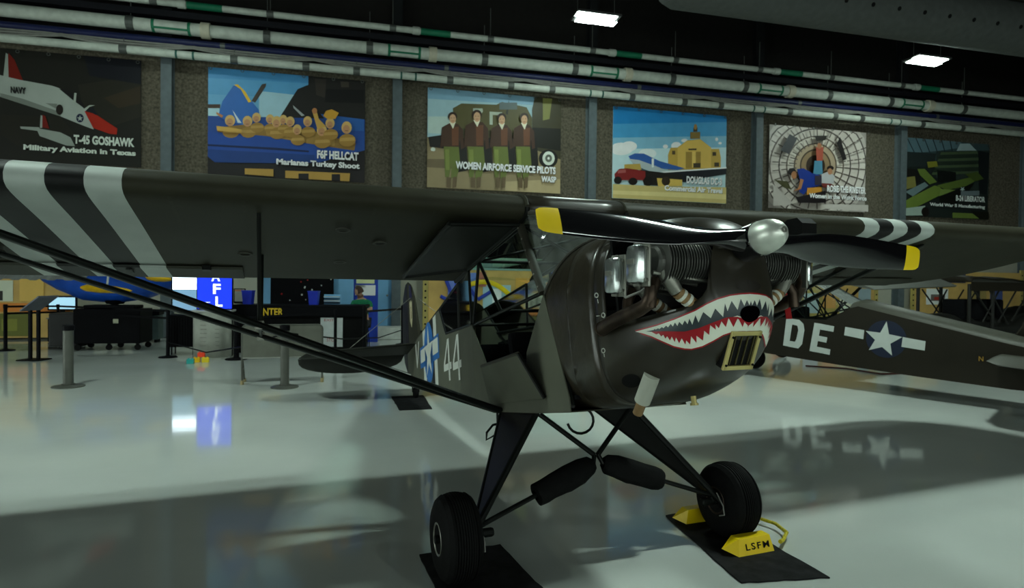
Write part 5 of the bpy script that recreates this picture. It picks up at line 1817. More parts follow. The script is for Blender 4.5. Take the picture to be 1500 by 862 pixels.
# tail fin, stabiliser, wheel
fpts = [pl2(x, y) for x, y in [(1470, 500), (1485, 480), (1500, 447), (1530, 425), (1580, 420), (1600, 440), (1600, 530)]]
plate([V2(t, .3, z) for t, z in fpts], .04, 'tail_fin', M_od2, p2_, (0, 1, 0))
ts = pl2(1470, 520)[0]
stp = [V2(ts - .05, 0.05, .70), V2(ts + .02, -.5, .70), V2(ts + .1, -1.0, .70), V2(ts + .25, -1.25, .695), V2(ts + .5, -1.3, .68), V2(ts + .75, -1.15, .67), V2(ts + .85, -.6, .66), V2(ts + .8, 0.05, .66)]
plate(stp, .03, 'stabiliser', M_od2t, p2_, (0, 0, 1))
MB().tube([V2(ts + .4, .3, .30), V2(ts + .6, .3, .10)], .015, 8).build('tail_spring', M_tubeb, p2_)
MB().lathe([(.03, -.03), (.07, -.028), (.085, 0), (.07, .028), (.03, .03)], V2(ts + .6, .3, .086), (0, 1, 0), n=18).build('tail_wheel', M_rubber, p2_, smooth=True)
for (x, y, off) in ((1105, 540, .1), (1145, 524, .9)):
    fp = M2.inverted() @ floor_at(x, y)
    wo = MB().lathe([(.07, -.06), (.14, -.075), (.19, -.05), (.205, 0), (.19, .05), (.14, .075), (.07, .06)], fp + Vector((0, 0, .206)), (0, 1, 0), n=28).build('tyre', M_rubber, p2_, smooth=True)
    MB().lathe([(.001, -.05), (.07, -.062), (.1, -.07), (.1, .07), (.07, .062), (.001, .05)], fp + Vector((0, 0, .206)), (0, 1, 0), n=24, caps=False).build('wheel_rim', M_cast, wo, smooth=True)
    MB().tube([fp + Vector((0, 0, .206)), V2(tf0 + .1, .15 if off < .5 else .45, zf0 + .02)], .025, 8).build('gear_leg', M_tubeb, p2_)
# tow cable and a yellow chock pin by the tail
tag(MB().tube([floor_at(1180, 537) + Vector((0, 0, .012)), floor_at(1240, 541) + Vector((0, 0, .012)), floor_at(1290, 549) + Vector((0, 0, .012)), floor_at(1345, 548) + Vector((0, 0, .012))], .012, 8).build('floor_cable', mat('dark_red_cable', (.07, .015, .012), .6), smooth=True), 'thin dark red cable lying beneath the star-marked aircraft', 'cable')
tag(MB().tube([floor_at(1432, 562) + Vector((0, 0, .01)), floor_at(1450, 560) + Vector((0, 0, .01)), floor_at(1470, 562) + Vector((0, 0, .01))], .010, 8).build('tie_rope', mat('brown_rope', (.10, .06, .04), .7)), 'short brown tie rope on the floor under the tail at right', 'rope')
tp = floor_at(1475, 563)
tag(MB().lathe([(.03, 0), (.03, .02), (.022, .035), (.022, .07), (.001, .075)], tp, n=12).build('floor_plug', M_yel), 'small yellow plug on the floor at the end of the brown rope', 'plug')

# ------------------------------------------------------------------ third aircraft, its cabin seen over the star-marked one
C3 = _yaw @ Vector((9.1, 12.25, 0))
d3 = _yaw @ Vector((.93, .36, 0))
n3 = _yaw @ Vector((-.36, .93, 0))
M3 = Matrix((d3, n3, Vector((0, 0, 1)))).transposed().to_4x4()
M3.translation = C3
p3_ = thing('dark_liaison_aircraft', 'dark aircraft with a canvas-roofed, cross-braced cabin behind the star-marked one', 'aircraft', matrix=M3)
M_dk = mat('very_dark_olive', (.014, .014, .012), .55)
b = MB()
rows = []
for x, z in ((0, 1.66), (.05, 1.73), (.3, 1.75), (.8, 1.71), (1.3, 1.73), (1.8, 1.68), (2.4, 1.62), (3.2, 1.62)):
    rows.append([Vector((x, y, z + .05 * math.sin(y / 1.2 * math.pi) * (1 if x > .02 else 0))) for y in (-.05, .2, .5, .8, 1.1)])
b.grid(rows)
b.build('roof_canvas', M_od2, p3_, smooth=True, solid=.03)
MB().grid([[Vector((x, -.05, z)) for x in (0, .6, 1.2, 1.8, 2.4, 3.2)] for z in (1.48, 1.66)]).build('roof_valance', M_od2, p3_, solid=.01)
for yy in (0.0, 1.05):
    for (xa, za, xb, zb3) in ((0.03, .6, .03, 1.62), (.75, .7, .75, 1.62), (.15, 1.5, .85, .85), (.95, 1.5, .45, .85), (.6, 1.55, 1.25, .8), (1.5, 1.5, .95, .85), (1.95, 1.5, 1.35, .85), (2.0, .7, 2.0, 1.55)):
        MB().tube([Vector((xa, yy, za)), Vector((xb, yy, zb3))], .035 if xa == xb else .016, 8).build('frame_tube', M_dk, p3_)
body3 = []
for x, z0, z1_ in ((-1.4, .75, .95), (-.4, .55, 1.0), (.1, .5, 1.02), (1.0, .5, .98), (1.9, .5, 1.02), (2.5, .52, 1.16), (3.0, .55, 1.16), (3.2, .62, 1.1), (3.3, .8, .95)):
    body3.append([Vector((x, .5 - .45 * math.cos(R(a)), (z0 + z1_) / 2 + (z1_ - z0) / 2 * math.sin(R(a)))) for a in range(0, 360, 20)])
MB().grid(body3, close=True).build('fuselage', M_dk, p3_, smooth=True)
for xs_ in (.05, .55, 1.2):
    s3 = MB().rbox(Vector((xs_, .3, 1.1)), (.1 if xs_ != .55 else .35, .45, .42), bev=.05).build('seat_back', M_fabric_in, p3_, smooth=True)
for yy in (-.3, 1.3):
    MB().lathe([(.08, -.06), (.2, -.06), (.22, 0), (.2, .06), (.08, .06)], Vector((1.9, yy, .221)), (0, 1, 0), n=24).build('tyre', M_rubber, p3_, smooth=True)
    MB().tube([Vector((1.9, yy, .221)), Vector((1.7, .5 + (yy - .5) * .4, .62))], .03, 8).build('gear_leg', M_dk, p3_)
MB().lathe([(.03, -.03), (.08, -.03), (.09, 0), (.08, .03), (.03, .03)], Vector((-1.3, .5, .091)), (0, 1, 0), n=18).build('tail_wheel', M_rubber, p3_, smooth=True)
MB().tube([Vector((-1.3, .5, .091)), Vector((-1.25, .5, .85))], .02, 8).build('tail_strut', M_dk, p3_)

# ------------------------------------------------------------------ exhibit boards along the wall
M_tanb = mat('tan_plywood', (.58, .38, .12), .7, var=.18, scale=1.2)
M_strut = mat('yellow_perforated_strut', (.42, .34, .10), .5)
M_teal = mat('pale_teal_panel', (.22, .36, .32), .6, var=.1)
M_lblue = mat('light_blue_panel', (.20, .46, .74), .55, var=.04)


def wbox(s0, s1, z0, z1_, q, th, m, name, parent=None):
    o = MB().rbox(wp((s0 + s1) / 2, q - th / 2, (z0 + z1_) / 2), (s1 - s0, th, z1_ - z0), bev=min(.01, th / 3)).build(name, m, parent)
    return o


def exhibit(label, s0, s1, z0, z1_, cards, strut=True, q=WALLQ - .45, base=M_tanb):
    t = thing('exhibit_board', label, 'display board', wp((s0 + s1) / 2, q, 0), group='exhibit boards along the wall')
    org = wp((s0 + s1) / 2, q, 0)
    def put(o):
        for v in o.data.vertices:
            v.co -= org
        return o
    for o in (MB().rbox(wp((s0 + s1) / 2, q, (z0 + z1_) / 2), (s1 - s0, .05, z1_ - z0), bev=.01).build('panel', base, t),):
        put(o)
    for k, (u0, v0, u1, v1, m) in enumerate(cards):
        put(wbox(s0 + u0 * (s1 - s0), s0 + u1 * (s1 - s0), z0 + v0 * (z1_ - z0), z0 + v1 * (z1_ - z0), q - .03, .012 + .001 * k, m, 'picture_card', t))
    if strut:
        for s in (s0 - .08, s1 + .08):
            up = put(MB().rbox(wp(s, q, (z1_ + .1) / 2 + .005), (.15, .06, z1_ + .1), bev=.008).build('upright', M_strut, t))
            hm_ = None
            for k in range(int(z1_ / .19)):
                if hm_ is None:
                    o = MB().lathe([(.03, 0), (.03, .004)], (0, 0, 0), (0, -1, 0), n=10).build('perforation', M_eng, up)
                    hm_ = o.data
                else:
                    o = bpy.data.objects.new('perforation', hm_)
                    COL.objects.link(o)
                    o.parent = up
                o.location = wp(s, q, .15 + .19 * k) - org - Vector((0, .032, 0))
    else:
        for s in (s0 + .2, s1 - .2):
            put(MB().rbox(wp(s, q, (z0 + .1) / 2 + .004), (.08, .06, z0 + .1), bev=.005).build('upright', M_strut, t))
    return t


def pm_(hx):
    return paint(hx, .5)


def cols(i):
    return COLS[i + 3]


# bay behind the foreground cabin
random.seed(3)
cards = [(0.0, .58, 1.0, 1.0, M_teal), (.10, .60, .34, .78, pm_('6f9a86')), (.40, .62, .62, .80, pm_('7fa08a')), (.66, .60, .95, .82, pm_('86a48c')), (.12, .15, .30, .55, pm_('5a6fae')), (.16, .22, .22, .5, pm_('2f45b4')), (.34, .1, .52, .42, pm_('8fa9b4')), (.40, .2, .46, .38, pm_('d8dcd4')), (.55, .1, .9, .5, pm_('b58a3c')), (.62, .3, .8, .45, pm_('c96a30')), (.85, .34, .95, .48, pm_('3b3c74')), (.55, .06, .95, .1, pm_('a8641c')), (.30, .40, .36, .56, pm_('a06050'))]
b1 = exhibit('tan and teal exhibit board seen through the foreground aircraft cabin', cols(1) + .9, cols(2) - .35, .35, 3.05, cards)
org = b1.location
arc = [wp(cols(1) + 2.05 + 1.6 * k / 14, WALLQ - .53, 1.32 + .42 * math.sin(math.pi * (k / 14) * .9 + .35) - .45 * (k / 14)) - org for k in range(15)]
MB().tube(arc, .07, 8, flat=.3).build('yellow_arc', M_yel, b1, smooth=True)
for (xa, za, xb, zb3) in ((1.7, 1.9, 2.35, 1.05), (2.35, 1.05, 2.75, 1.3), (1.35, 1.75, 1.6, 1.15), (1.25, 1.15, 1.8, .85)):
    MB().tube([wp(cols(1) + xa, WALLQ - .52, za) - org, wp(cols(1) + xb, WALLQ - .52, zb3) - org], .05, 8, flat=.4).build('blue_bar', mat('cobalt_bar', (.02, .05, .4), .5), b1)
cards = [(.05, .1, .3, .5, pm_('8f8a70')), (.35, .3, .6, .62, pm_('c7c4a8')), (.62, .12, .9, .5, pm_('b08040')), (.1, .62, .5, .92, pm_('d0a860'))]
exhibit('tan exhibit board behind the foreground nose', cols(2) + .5, cols(3) - .5, .35, 2.3, cards)
cards = [(.03, .25, .12, .6, pm_('b8703c')), (.14, .1, .3, .5, pm_('b9b8b4')), (.32, .2, .46, .6, pm_('a5aab2')), (.5, .3, .62, .58, pm_('c98a50')), (.66, .1, .8, .55, pm_('c8c0b0')), (.84, .4, .96, .7, pm_('7a8a90'))]
exhibit('tan exhibit board of photographs seen through the star-marked aircraft', cols(3) + .3, cols(4) - 1.35, .3, 2.0, cards)
cards = [(.10, .35, .30, .66, pm_('c4c8c6')), (.14, .42, .27, .55, pm_('5a5450')), (.17, .44, .24, .5, pm_('8a2a20')), (.22, .78, .46, .96, pm_('2b3046')), (.48, .2, .66, .75, pm_('8a7a4a')), (.7, .4, .82, .8, pm_('3d4a78')), (.72, .1, .9, .3, pm_('a88a4c'))]
exhibit('tan exhibit board with a car photograph at right', cols(4) + .42, cols(5) - .6, .3, 2.15, cards)
cards = [(.2, .3, .5, .7, pm_('55564e'))]
exhibit('pale exhibit board at the right edge of the picture', cols(5) + .5, cols(6) - .5, .4, 2.4, cards, strut=False, base=M_wallw)

# ------------------------------------------------------------------ left side: exhibits, reception, barriers
def mpp(p):
    return (p - CAM).dot(_fw) / F_PX


M_dimg = mat('grey_stanchion', (.085, .088, .075), .45, .2)


def stanchion(name, label, x, yb, yt, r=.03, base_r=.17, m=None, group='barrier posts'):
    p = floor_at(x, yb)
    h = (yb - yt) * mpp(p)
    m = m or M_black
    t = thing(name, label, 'barrier post', p, group=group)
    MB().lathe([(base_r, 0), (base_r, .012), (base_r * .92, .022), (base_r * .4, .032), (r * 1.3, .045)], (0, 0, 0), n=32).build('base', m, t, smooth=True)
    MB().lathe([(r, .03), (r, h - .07), (r * 1.02, h - .07)], (0, 0, 0), n=20).build('post', m, t, smooth=True)
    MB().lathe([(r * 1.15, h - .08), (r * 1.15, h - .01), (r * .9, h)], (0, 0, 0), n=20).build('belt_head', M_black, t, smooth=True)
    return t, p, h


g1_ = stanchion('barrier_post', 'thick grey barrier post with a round base, at left', 100, 567, 476, .064, .20, M_dimg)
g2_ = stanchion('barrier_post', 'thick grey barrier post standing before the grey bench', 417, 568, 476, .060, .19, M_dimg)
k1 = stanchion('barrier_post', 'thin black barrier post at the left picture edge', 8, 514, 446, .035, .17)
k2 = stanchion('barrier_post', 'thin black barrier post in front of the bright blue-white screen', 85, 503, 446, .03, .17)
k3 = stanchion('barrier_post', 'thin black barrier post left of the black kiosk', 246, 524, 452, .035, .17)
k4 = stanchion('barrier_post', 'thin black barrier post right of the pale grey desk', 346, 527, 462, .05, .2)
k5 = stanchion('barrier_post', 'thin black barrier post before the white notice', 491, 526, 453, .03, .16)
k6 = stanchion('barrier_post', 'thin black barrier post at the right end of the counter', 533, 526, 449, .03, .16)
k7 = stanchion('barrier_post', 'thin black barrier post beside the pale blue door', 589, 505, 447, .03, .16)


def belt(label, a, b_, hfrac, sag=0.0, m=M_black, hh=.022, th=.004):
    pa = a[1] + Vector((0, 0, a[2] * hfrac))
    pb = b_[1] + Vector((0, 0, b_[2] * hfrac))
    n = 12
    top = [pa.lerp(pb, k / n) - Vector((0, 0, sag * 4 * (k / n) * (1 - k / n))) for k in range(n + 1)]
    bb_ = MB().grid([[p + Vector((0, 0, hh)) for p in top], [p - Vector((0, 0, hh)) for p in top]])
    o = bb_.build('barrier_belt', m, solid=th)
    return tag(o, label, 'barrier belt', 'barrier belts')


belt('upper black belt between the two leftmost black posts', k1, k2, .95)
belt('lower black belt between the two leftmost black posts', k1, k2, .80)
belt('upper black belt crossing in front of the black simulator cart', k2, k3, .95)
belt('lower black belt crossing in front of the black simulator cart', k2, k3, .80)
belt('black belt crossing the dark counter front', k4, k5, .93)
belt('black belt just left of the pale blue door', k6, k7, .90)
rp1 = [floor_at(246, 524) + Vector((0, 0, .30)), floor_at(330, 527) + Vector((0, 0, .28)), floor_at(400, 560) + Vector((0, 0, .62))]
tag(MB().tube([g2_[1] + Vector((0, 0, .78)), g2_[1].lerp(k7[1], .35) + Vector((0, 0, .50)), g2_[1].lerp(k7[1], .7) + Vector((0, 0, .33)), k7[1] + Vector((0, 0, .36))], .012, 8).build('barrier_rope', M_black, smooth=True), 'thin black rope from the grey post to the post by the blue door', 'rope')
tag(MB().tube([k3[1] + Vector((0, 0, .30)), k3[1].lerp(g2_[1], .4) + Vector((0, 0, .26)), k3[1].lerp(g2_[1], .75) + Vector((0, 0, .50)), g2_[1] + Vector((0, 0, .78))], .012, 8).build('barrier_rope', M_black, smooth=True), 'thin black rope sagging past the pale grey desk', 'rope')

# sloped information stand
p = floor_at(50, 528)
t = thing('information_stand', 'black two-legged stand with a sloped grey reading panel, at left', 'stand', p, R(-14))
k = mpp(p)
MB().rbox((0, 0, .012), (.42, .34, .022), bev=.008).build('base', M_black, t)
for sx in (-.07, .08):
    MB().rbox((sx, 0, .47), (.055, .05, .92), bev=.01).build('leg', M_black, t)
MB().rbox((.10, 0.0, 1.06), (.44, .5, .025), Matrix.Rotation(R(-38), 3, 'Y'), bev=.006).build('reading_panel', mat('reading_panel_grey', (.10, .11, .14), .35), t)

# black simulator cart with the blue aircraft-shaped cab
p = floor_at(158, 514)
k = mpp(p)
t = thing('cart', 'black equipment cart on casters under the blue simulator', 'cart', p + Vector((0, .35, 0)), R(-4))
bd_ = MB().rbox((0, 0, .52), (1.30, .7, .74), bev=.02).build('cabinet', M_black, t)
MB().rbox((0.18, -.36, .63), (.10, .01, .09), bev=.004).build('label_plate', mat('pale_label', (.5, .5, .36), .5), t)
for sx in (-.58, .02, .58):
    for sy in (-.28, .28):
        c_ = MB().lathe([(.02, -.025), (.06, -.025), (.065, 0), (.06, .025), (.02, .025)], (sx, sy, .066), (0, 1, 0), n=16).build('caster', M_rubber, t)
        MB().box((sx, sy, .13), (.05, .06, .05)).build('caster_fork', M_black, c_)
MB().rbox((0, 0, .93), (1.0, .5, .07), bev=.02).build('top_tray', M_black, t)
MB().rbox((-.95, .2, .42), (.62, .5, .72), bev=.03).build('side_cabinet', mat('dark_grey_side', (.03, .03, .03), .6), t)
simp = p + Vector((.02, .35, 1.06))
t = thing('flight_simulator', 'blue aircraft-shaped simulator cab with yellow wing tips on the black cart', 'simulator', simp, R(-4))
b = MB()
rows = []
for x, rz_, ry, zc_ in ((-1.45, .10, .10, .72), (-1.40, .28, .2, .68), (-1.1, .38, .36, .60), (-.6, .50, .42, .50), (0, .52, .44, .46), (.6, .46, .42, .48), (1.0, .36, .34, .54), (1.35, .2, .2, .62), (1.5, .06, .06, .66)):
    rows.append([Vector((x, ry * math.cos(R(a)), zc_ + rz_ * math.sin(R(a)))) for a in range(0, 360, 20)])
b.grid(rows, close=True)
b.add(rows[0], [tuple(range(18))])
b.add(rows[-1], [tuple(range(18))])
cab = b.build('cab_shell', mat('simulator_blue', (.008, .07, .42), .35), t, smooth=True)
for (x, z, w, h) in ((-.72, .62, .62, .30), (.30, .70, .36, .22), (.78, .62, .28, .16)):
    MB().rbox((x, -.40, z), (w, .10, h), bev=.03).build('window', M_eng, cab)
MB().lathe([(.05, -.02), (.16, 0.0), (.22, .08), (.22, .1)], (0, 0, -.07), (0, 0, 1), n=20).build('mount', M_black, t)
M_yel2 = mat('bright_yellow_gelcoat', (.70, .42, .01), .35)
for (x, y, z, rz_) in ((.30, -1.1, .26, -6), (1.15, -.75, .50, -6)):
    f_ = .62 if x < 1 else .34
    prow = []
    for u, wv in ((-1, .3), (-.8, .8), (-.3, 1), (.3, .85), (.8, .5), (1, .1)):
        prow.append([Vector((x + u * f_ * .75, y + wv * .16 * math.cos(R(a)), z + wv * .085 * math.sin(R(a)) - .03 * u)) for a in range(0, 360, 30)])
    wt = MB().grid(prow, close=True).build('wing_tip', M_yel2, t, smooth=True)
    MB().tube([Vector((x, y, z)), Vector((x - .1, y + .3, z + .28)), Vector((x, -.3, .5))], .02, 8).build('wing_tip_strut', mat('pale_metal', (.5, .52, .5), .4), wt)
MB().rbox((.42, -1.27, .27), (.2, .012, .04), bev=.003).build('decal_patch', mat('decal_grey', (.35, .4, .42), .5), t)
# teal grey loudspeaker box right of the cart
p = floor_at(212, 503)
t = thing('speaker_cabinet', 'teal grey box on small feet between the black cart and the kiosk', 'cabinet', p + Vector((0, .25, 0)))
MB().rbox((0, 0, .37), (.56, .42, .58), bev=.015).build('case', mat('teal_grey_case', (.055, .085, .085), .6), t)
for sx in (-.2, .2):
    MB().rbox((sx, 0, .04), (.06, .3, .08), bev=.01).build('foot', M_black, t)
MB().rbox((0, 0, .72), (.6, .44, .10), bev=.02).build('lid', M_black, t)
# left wall exhibits
s_a, s_b = on_wall(-40, 440)[0], on_wall(118, 440)[0]
cards = [(.02, .42, .46, .66, pm_('a9ae9a')), (.06, .44, .16, .58, pm_('15130f')), (.20, .43, .27, .60, pm_('15130f')), (.31, .43, .37, .54, pm_('1c1812')), (.0, .30, .98, .40, pm_('b06a24')), (.0, .02, .62, .28, pm_('55581f')), (.05, .06, .25, .2, pm_('7c7d2c')), (.36, .08, .5, .22, pm_('6d6f28')), (.52, .42, .74, .96, pm_('b8964a'))]
lb = exhibit('tan exhibit wall with dark figures and a grass picture at far left', s_a, s_b, .05, 2.2, cards, strut=False)
sc = thing('wall_screen', 'bright blue-white screen on the left exhibit wall', 'screen', wp(on_wall(91, 445, WALLQ - .62)[0], WALLQ - .62, 0))
sw = on_wall(110, 445, WALLQ - .62)[0] - on_wall(72, 445, WALLQ - .62)[0]
zt_, zb3 = on_wall(91, 436, WALLQ - .62)[1], on_wall(91, 453, WALLQ - .62)[1]
MB().rbox((0, 0.03, (zt_ + zb3) / 2), (sw + .08, .05, zt_ - zb3 + .08), bev=.01).build('bezel', M_black, sc)
MB().box((0, 0, (zt_ + zb3) / 2), (sw, .012, zt_ - zb3)).build('display', emit('screen_cyan_white', (.45, .80, 1.0), .75), sc)
MB().rbox((0, 0.03, zb3 / 2), (.1, .05, zb3 - .06), bev=.01).build('screen_stand', M_black, sc)
p = floor_at(92, 500)
t = thing('low_cabinet', 'low black cabinet under the bright screen', 'cabinet', p + Vector((.1, -.02, 0)))
MB().rbox((0, 0, .28), (.62, .5, .55), bev=.015).build('body', M_black, t)
MB().rbox((0, 0, .57), (.66, .54, .03), bev=.01).build('top', mat('grey_top', (.2, .2, .19), .5), t)
# corrugated grey panel hanging behind the wing
cpz = .0
t = thing('corrugated_panel', 'grey corrugated metal panel behind the striped wing at far left', 'panel')
px0, px1 = -190, 122
pA = on_plane(px0, 405, _yaw @ Vector((0, 11.4, 0)), _yaw @ Vector((0, 1, 0)))
pB = on_plane(px1, 409, _yaw @ Vector((0, 11.4, 0)), _yaw @ Vector((0, 1, 0)))
ex_ = (pB - pA)
ex_.z = 0
L_ = ex_.length
ex_.normalize()
ey_ = Vector((0, 0, 1)).cross(ex_)
zc0 = 1.60
rows = []
n = 72
for j in range(4):
    v = j / 3
    rows.append([pA + ex_ * (L_ * i / n) + ey_ * (.5 * v) + Vector((0, 0, -pA.z + 1.50 + .38 * v + .012 * (1 if (i // 3) % 2 else -1))) for i in range(n + 1)])
MB().grid(rows).build('corrugated_sheet', mat('dull_galvanised', (.16, .17, .165), .5, .3), t, solid=.006)
for fr in (.04, .30):
    q = pA + ex_ * (L_ * fr) + ey_ * .45
    MB().tube([Vector((q.x, q.y, 0)), Vector((q.x, q.y, 1.8))], .03, 8).build('support_post', M_strut, t)

# kiosk with a lit screen, grey desk with a lit blue sign
p = floor_at(265, 521)
t = thing('kiosk', 'black ribbed kiosk on thin legs below the lit screen', 'kiosk', p + Vector((0, .25, 0)))
k = mpp(p)
MB().rbox((0, 0, .47), (.50, .36, .62), bev=.01).build('case', M_blackm, t)
for i in range(9):
    MB().rbox((-.2 + .05 * i, -.185, .47), (.02, .012, .58), bev=.003).build('rib', M_black, t)
for sx in (-.2, .2):
    for sy in (-.14, .14):
        MB().tube([(sx, sy, 0), (sx, sy, .17)], .014, 8).build('leg', M_black, t)
MB().rbox((0, .02, .80), (.54, .40, .035), bev=.008).build('shelf', M_black, t)
MB().rbox((0, .10, .87), (.06, .05, .12), bev=.01).build('screen_arm', M_black, t)
scr = MB().rbox((0.02, .08, 1.24), (.56, .05, .74), bev=.01).build('screen', M_black, t)
MB().box((0.02, .05, 1.11), (.50, .012, .42)).build('display_footer', emit('screen_pale_blue', (.28, .55, .80), .55), scr)
MB().box((0.02, .05, 1.455), (.50, .012, .25)).build('display', emit('screen_white_blue', (.75, .90, 1.0), 4.0), scr)
p = floor_at(308, 526)
t = thing('desk', 'pale grey curved desk front in the entrance area', 'desk', p + Vector((0, .2, 0)))
rows = []
for j in range(2):
    rows.append([Vector((-.34 + .68 * i / 12, -.16 * math.sin(math.pi * i / 12), .02 + j * .88)) for i in range(13)])
MB().grid(rows).build('curved_front', mat('pale_desk_grey', (.30, .31, .27), .6), t, smooth=True, solid=.03)
MB().rbox((0, .10, .92), (.74, .5, .04), bev=.01).build('top', mat('desk_top', (.35, .36, .34), .4), t)
for sx in (-.3, .3):
    MB().rbox((sx, .2, .455), (.05, .2, .9), bev=.01).build('side_panel', M_black, t)
for i in range(7):
    MB().box((-.02, -.165 + .002 * abs(i - 3), .25 + .08 * i), (.34, .004, .012)).build('text_line', mat('faint_text', (.2, .2, .18), .6), t)
t = thing('lit_sign', 'glowing blue sign with white letters standing on the pale grey desk', 'sign', p + Vector((0.03, .26, .945)))
MB().rbox((0, 0, .42), (.66, .07, .84), bev=.01).build('sign_box', M_black, t)
face = MB().box((0.0, -.038, .42), (.62, .008, .80)).build('sign_face', emit('sign_blue_glow', (.004, .03, .85), 1.3), t)
for (ch_, x, z, w, h) in (('A', .02, .56, .16, .2), ('F', .04, .31, .14, .2), ('L', .08, .06, .13, .2)):
    text('letter', ch_, emit('sign_letter_glow', (.75, .85, 1.0), 1.5), (x - w / 2, -.045, z), (1, 0, 0), (0, 0, 1), w, h, face, bold=.03)
text('letter', 'T', emit('sign_letter_glow', (.75, .85, 1.0), 1.5), (-.20, -.045, .10), (1, 0, 0), (0, 0, 1), .12, .05, face, bold=.03)
# toy blocks on the floor
for (x, y, hx, lab, dz) in ((288, 531, 'e0a010', 'yellow toy block on the floor, beside the teal one', 0), (301, 531, 'd8b020', 'yellow toy block on the floor, rightmost of the blocks', 0), (295, 530, 'd03a20', 'red toy block lying on the yellow blocks', .085), (279, 533, '1f7f7a', 'teal toy block on the floor left of the yellow ones', 0)):
    q = floor_at(x, y)
    o = MB().rbox((0, 0, .0425), (.12, .085, .085), bev=.006).build('toy_block', paint(hx, .4))
    o.location = q + Vector((0, 0, dz))
    for sx in (-.03, .03):
        MB().lathe([(.018, 0), (.018, .014)], (sx, 0, .0855), n=12).build('stud', paint(hx, .4), o)
    tag(o, lab, 'toy block', 'toy blocks')
# reception counter
p = floor_at(440, 521)
k = mpp(p)
pl_, pr_ = floor_at(338, 519), floor_at(534, 519)
cl = (pr_ - pl_).length
ang = math.atan2(pr_.y - pl_.y, pr_.x - pl_.x)
mid = (pl_ + pr_) / 2
t = thing('reception_counter', 'long black reception counter with yellow ENTER lettering', 'counter', mid + Vector((-math.sin(ang), math.cos(ang), 0)) * .45, ang)
MB().rbox((0, 0, .49), (cl - .1, .6, .96), bev=.012).build('body', M_blackm, t)
MB().rbox((0, -.02, 1.0), (cl, .72, .05), bev=.012).build('top', M_black, t)
MB().rbox((0, -.36, .9), (cl, .03, .22), bev=.006).build('fascia', M_black, t)
for fx_ in (-.62, .3):
    MB().rbox((fx_, -.306, .42), (.03, .012, .8), bev=.003).build('panel_joint', M_black, t)
xe = (377 - 436) / 196 * cl
text('lettering', 'ENTER', mat('enter_yellow', (.70, .45, .02), .5), (xe, -.379, .80), (1, 0, 0), (0, 0, 1), (412 - 377) / 196 * cl, .155, t, bold=.025)
o = MB().rbox(((483 - 436) / 196 * cl, -.318, .45), (.46, .012, .62), bev=.003).build('notice', mat('notice_white', (.42, .45, .45), .6), t)
text('notice_text', 'EXIT', M_red, ((472 - 436) / 196 * cl, -.327, .68), (1, 0, 0), (0, 0, 1), .2, .05, o, bold=.0)
text('notice_text', 'STOP', M_red, ((476 - 436) / 196 * cl, -.327, .25), (1, 0, 0), (0, 0, 1), .2, .07, o, bold=.0)
CT_M = t.matrix_basis.copy()
CT_L = mid + Vector((-math.sin(ang), math.cos(ang), 0)) * .45


def on_counter(xpx, dy, z=1.025):
    return CT_L + Matrix.Rotation(ang, 3, 'Z') @ Vector(((xpx - 436) / 196 * cl, dy, z))


M_bin = mat('royal_blue_plastic', (.012, .03, .42), .4)
for (x, lab) in ((355, 'royal blue bin at the left end of the black counter'), (453, 'royal blue bin by the middle of the black counter')):
    o = thing('desk_bin', lab, 'bin', on_counter(x, -.1), ang, group='blue bins on the counter')
    MB().box((0, 0, .14), (.17, .17, .28), taper=1.25).build('bin_body', M_bin, o)
    MB().rbox((0, 0, .285), (.23, .23, .02), bev=.005).build('bin_rim', M_bin, o)
o = thing('framed_notice', 'small framed notice standing at the left end of the counter', 'notice', on_counter(337, .12), ang)
MB().rbox((0, 0, .02), (.2, .12, .03), bev=.006).build('foot', M_black, o)
MB().rbox((0, 0, .17), (.25, .02, .32), bev=.006).build('frame', M_black, o)
MB().rbox((0, -.012, .18), (.20, .006, .26), bev=.002).build('sheet', mat('sheet_grey', (.32, .33, .30), .6), o)
MB().box((0, -.016, .285), (.19, .003, .025)).build('sheet_heading', mat('orange_line', (.45, .14, .03), .6), o)
# dark photo backdrop and blue partition behind the counter
bx0, bx1 = on_counter(357, 1.6, 0), on_counter(456, 1.6, 0)
o = thing('backdrop', 'black printed backdrop with small lights behind the counter', 'backdrop', (bx0 + bx1) / 2, ang)
MB().rbox((0, 0, 1.25), ((bx1 - bx0).length * 1.08, .04, 2.48), bev=.01).build('panel', M_black, o)
random.seed(11)
for i in range(12):
    MB().lathe([(.014 + .012 * random.random(), 0), (.012, .01)], (random.uniform(-.6, .7), -.02, random.uniform(1.05, 1.6)), (0, -1, 0), n=10).build('bead_light', mat('pale_bead', (.6, .62, .6), .3) if i % 3 else M_red, o)
for (x0, x1, lab) in ((330, 357, 'narrow pale blue partition left of the black backdrop'), (457, 488, 'pale blue partition right of the black backdrop')):
    a_, c_ = on_counter(x0, 1.9, 0), on_counter(x1, 1.9, 0)
    o = thing('partition', lab, 'partition', (a_ + c_) / 2, ang, group='pale blue partitions')
    MB().rbox((0, 0, 1.2), ((c_ - a_).length * 1.15, .05, 2.38), bev=.01).build('panel', M_lblue, o)
    MB().rbox((0, 0, .02), ((c_ - a_).length, .3, .03), bev=.006).build('foot', M_black, o)
a_, c_ = on_counter(490, 2.1, 0), on_counter(529, 2.1, 0)
o = thing('poster_board', 'blue and white poster board behind the person in green', 'board', (a_ + c_) / 2, ang)
wd_ = (c_ - a_).length * 1.15
MB().rbox((0, 0, 1.2), (wd_, .05, 2.38), bev=.01).build('panel', mat('board_blue', (.015, .05, .40), .5), o)
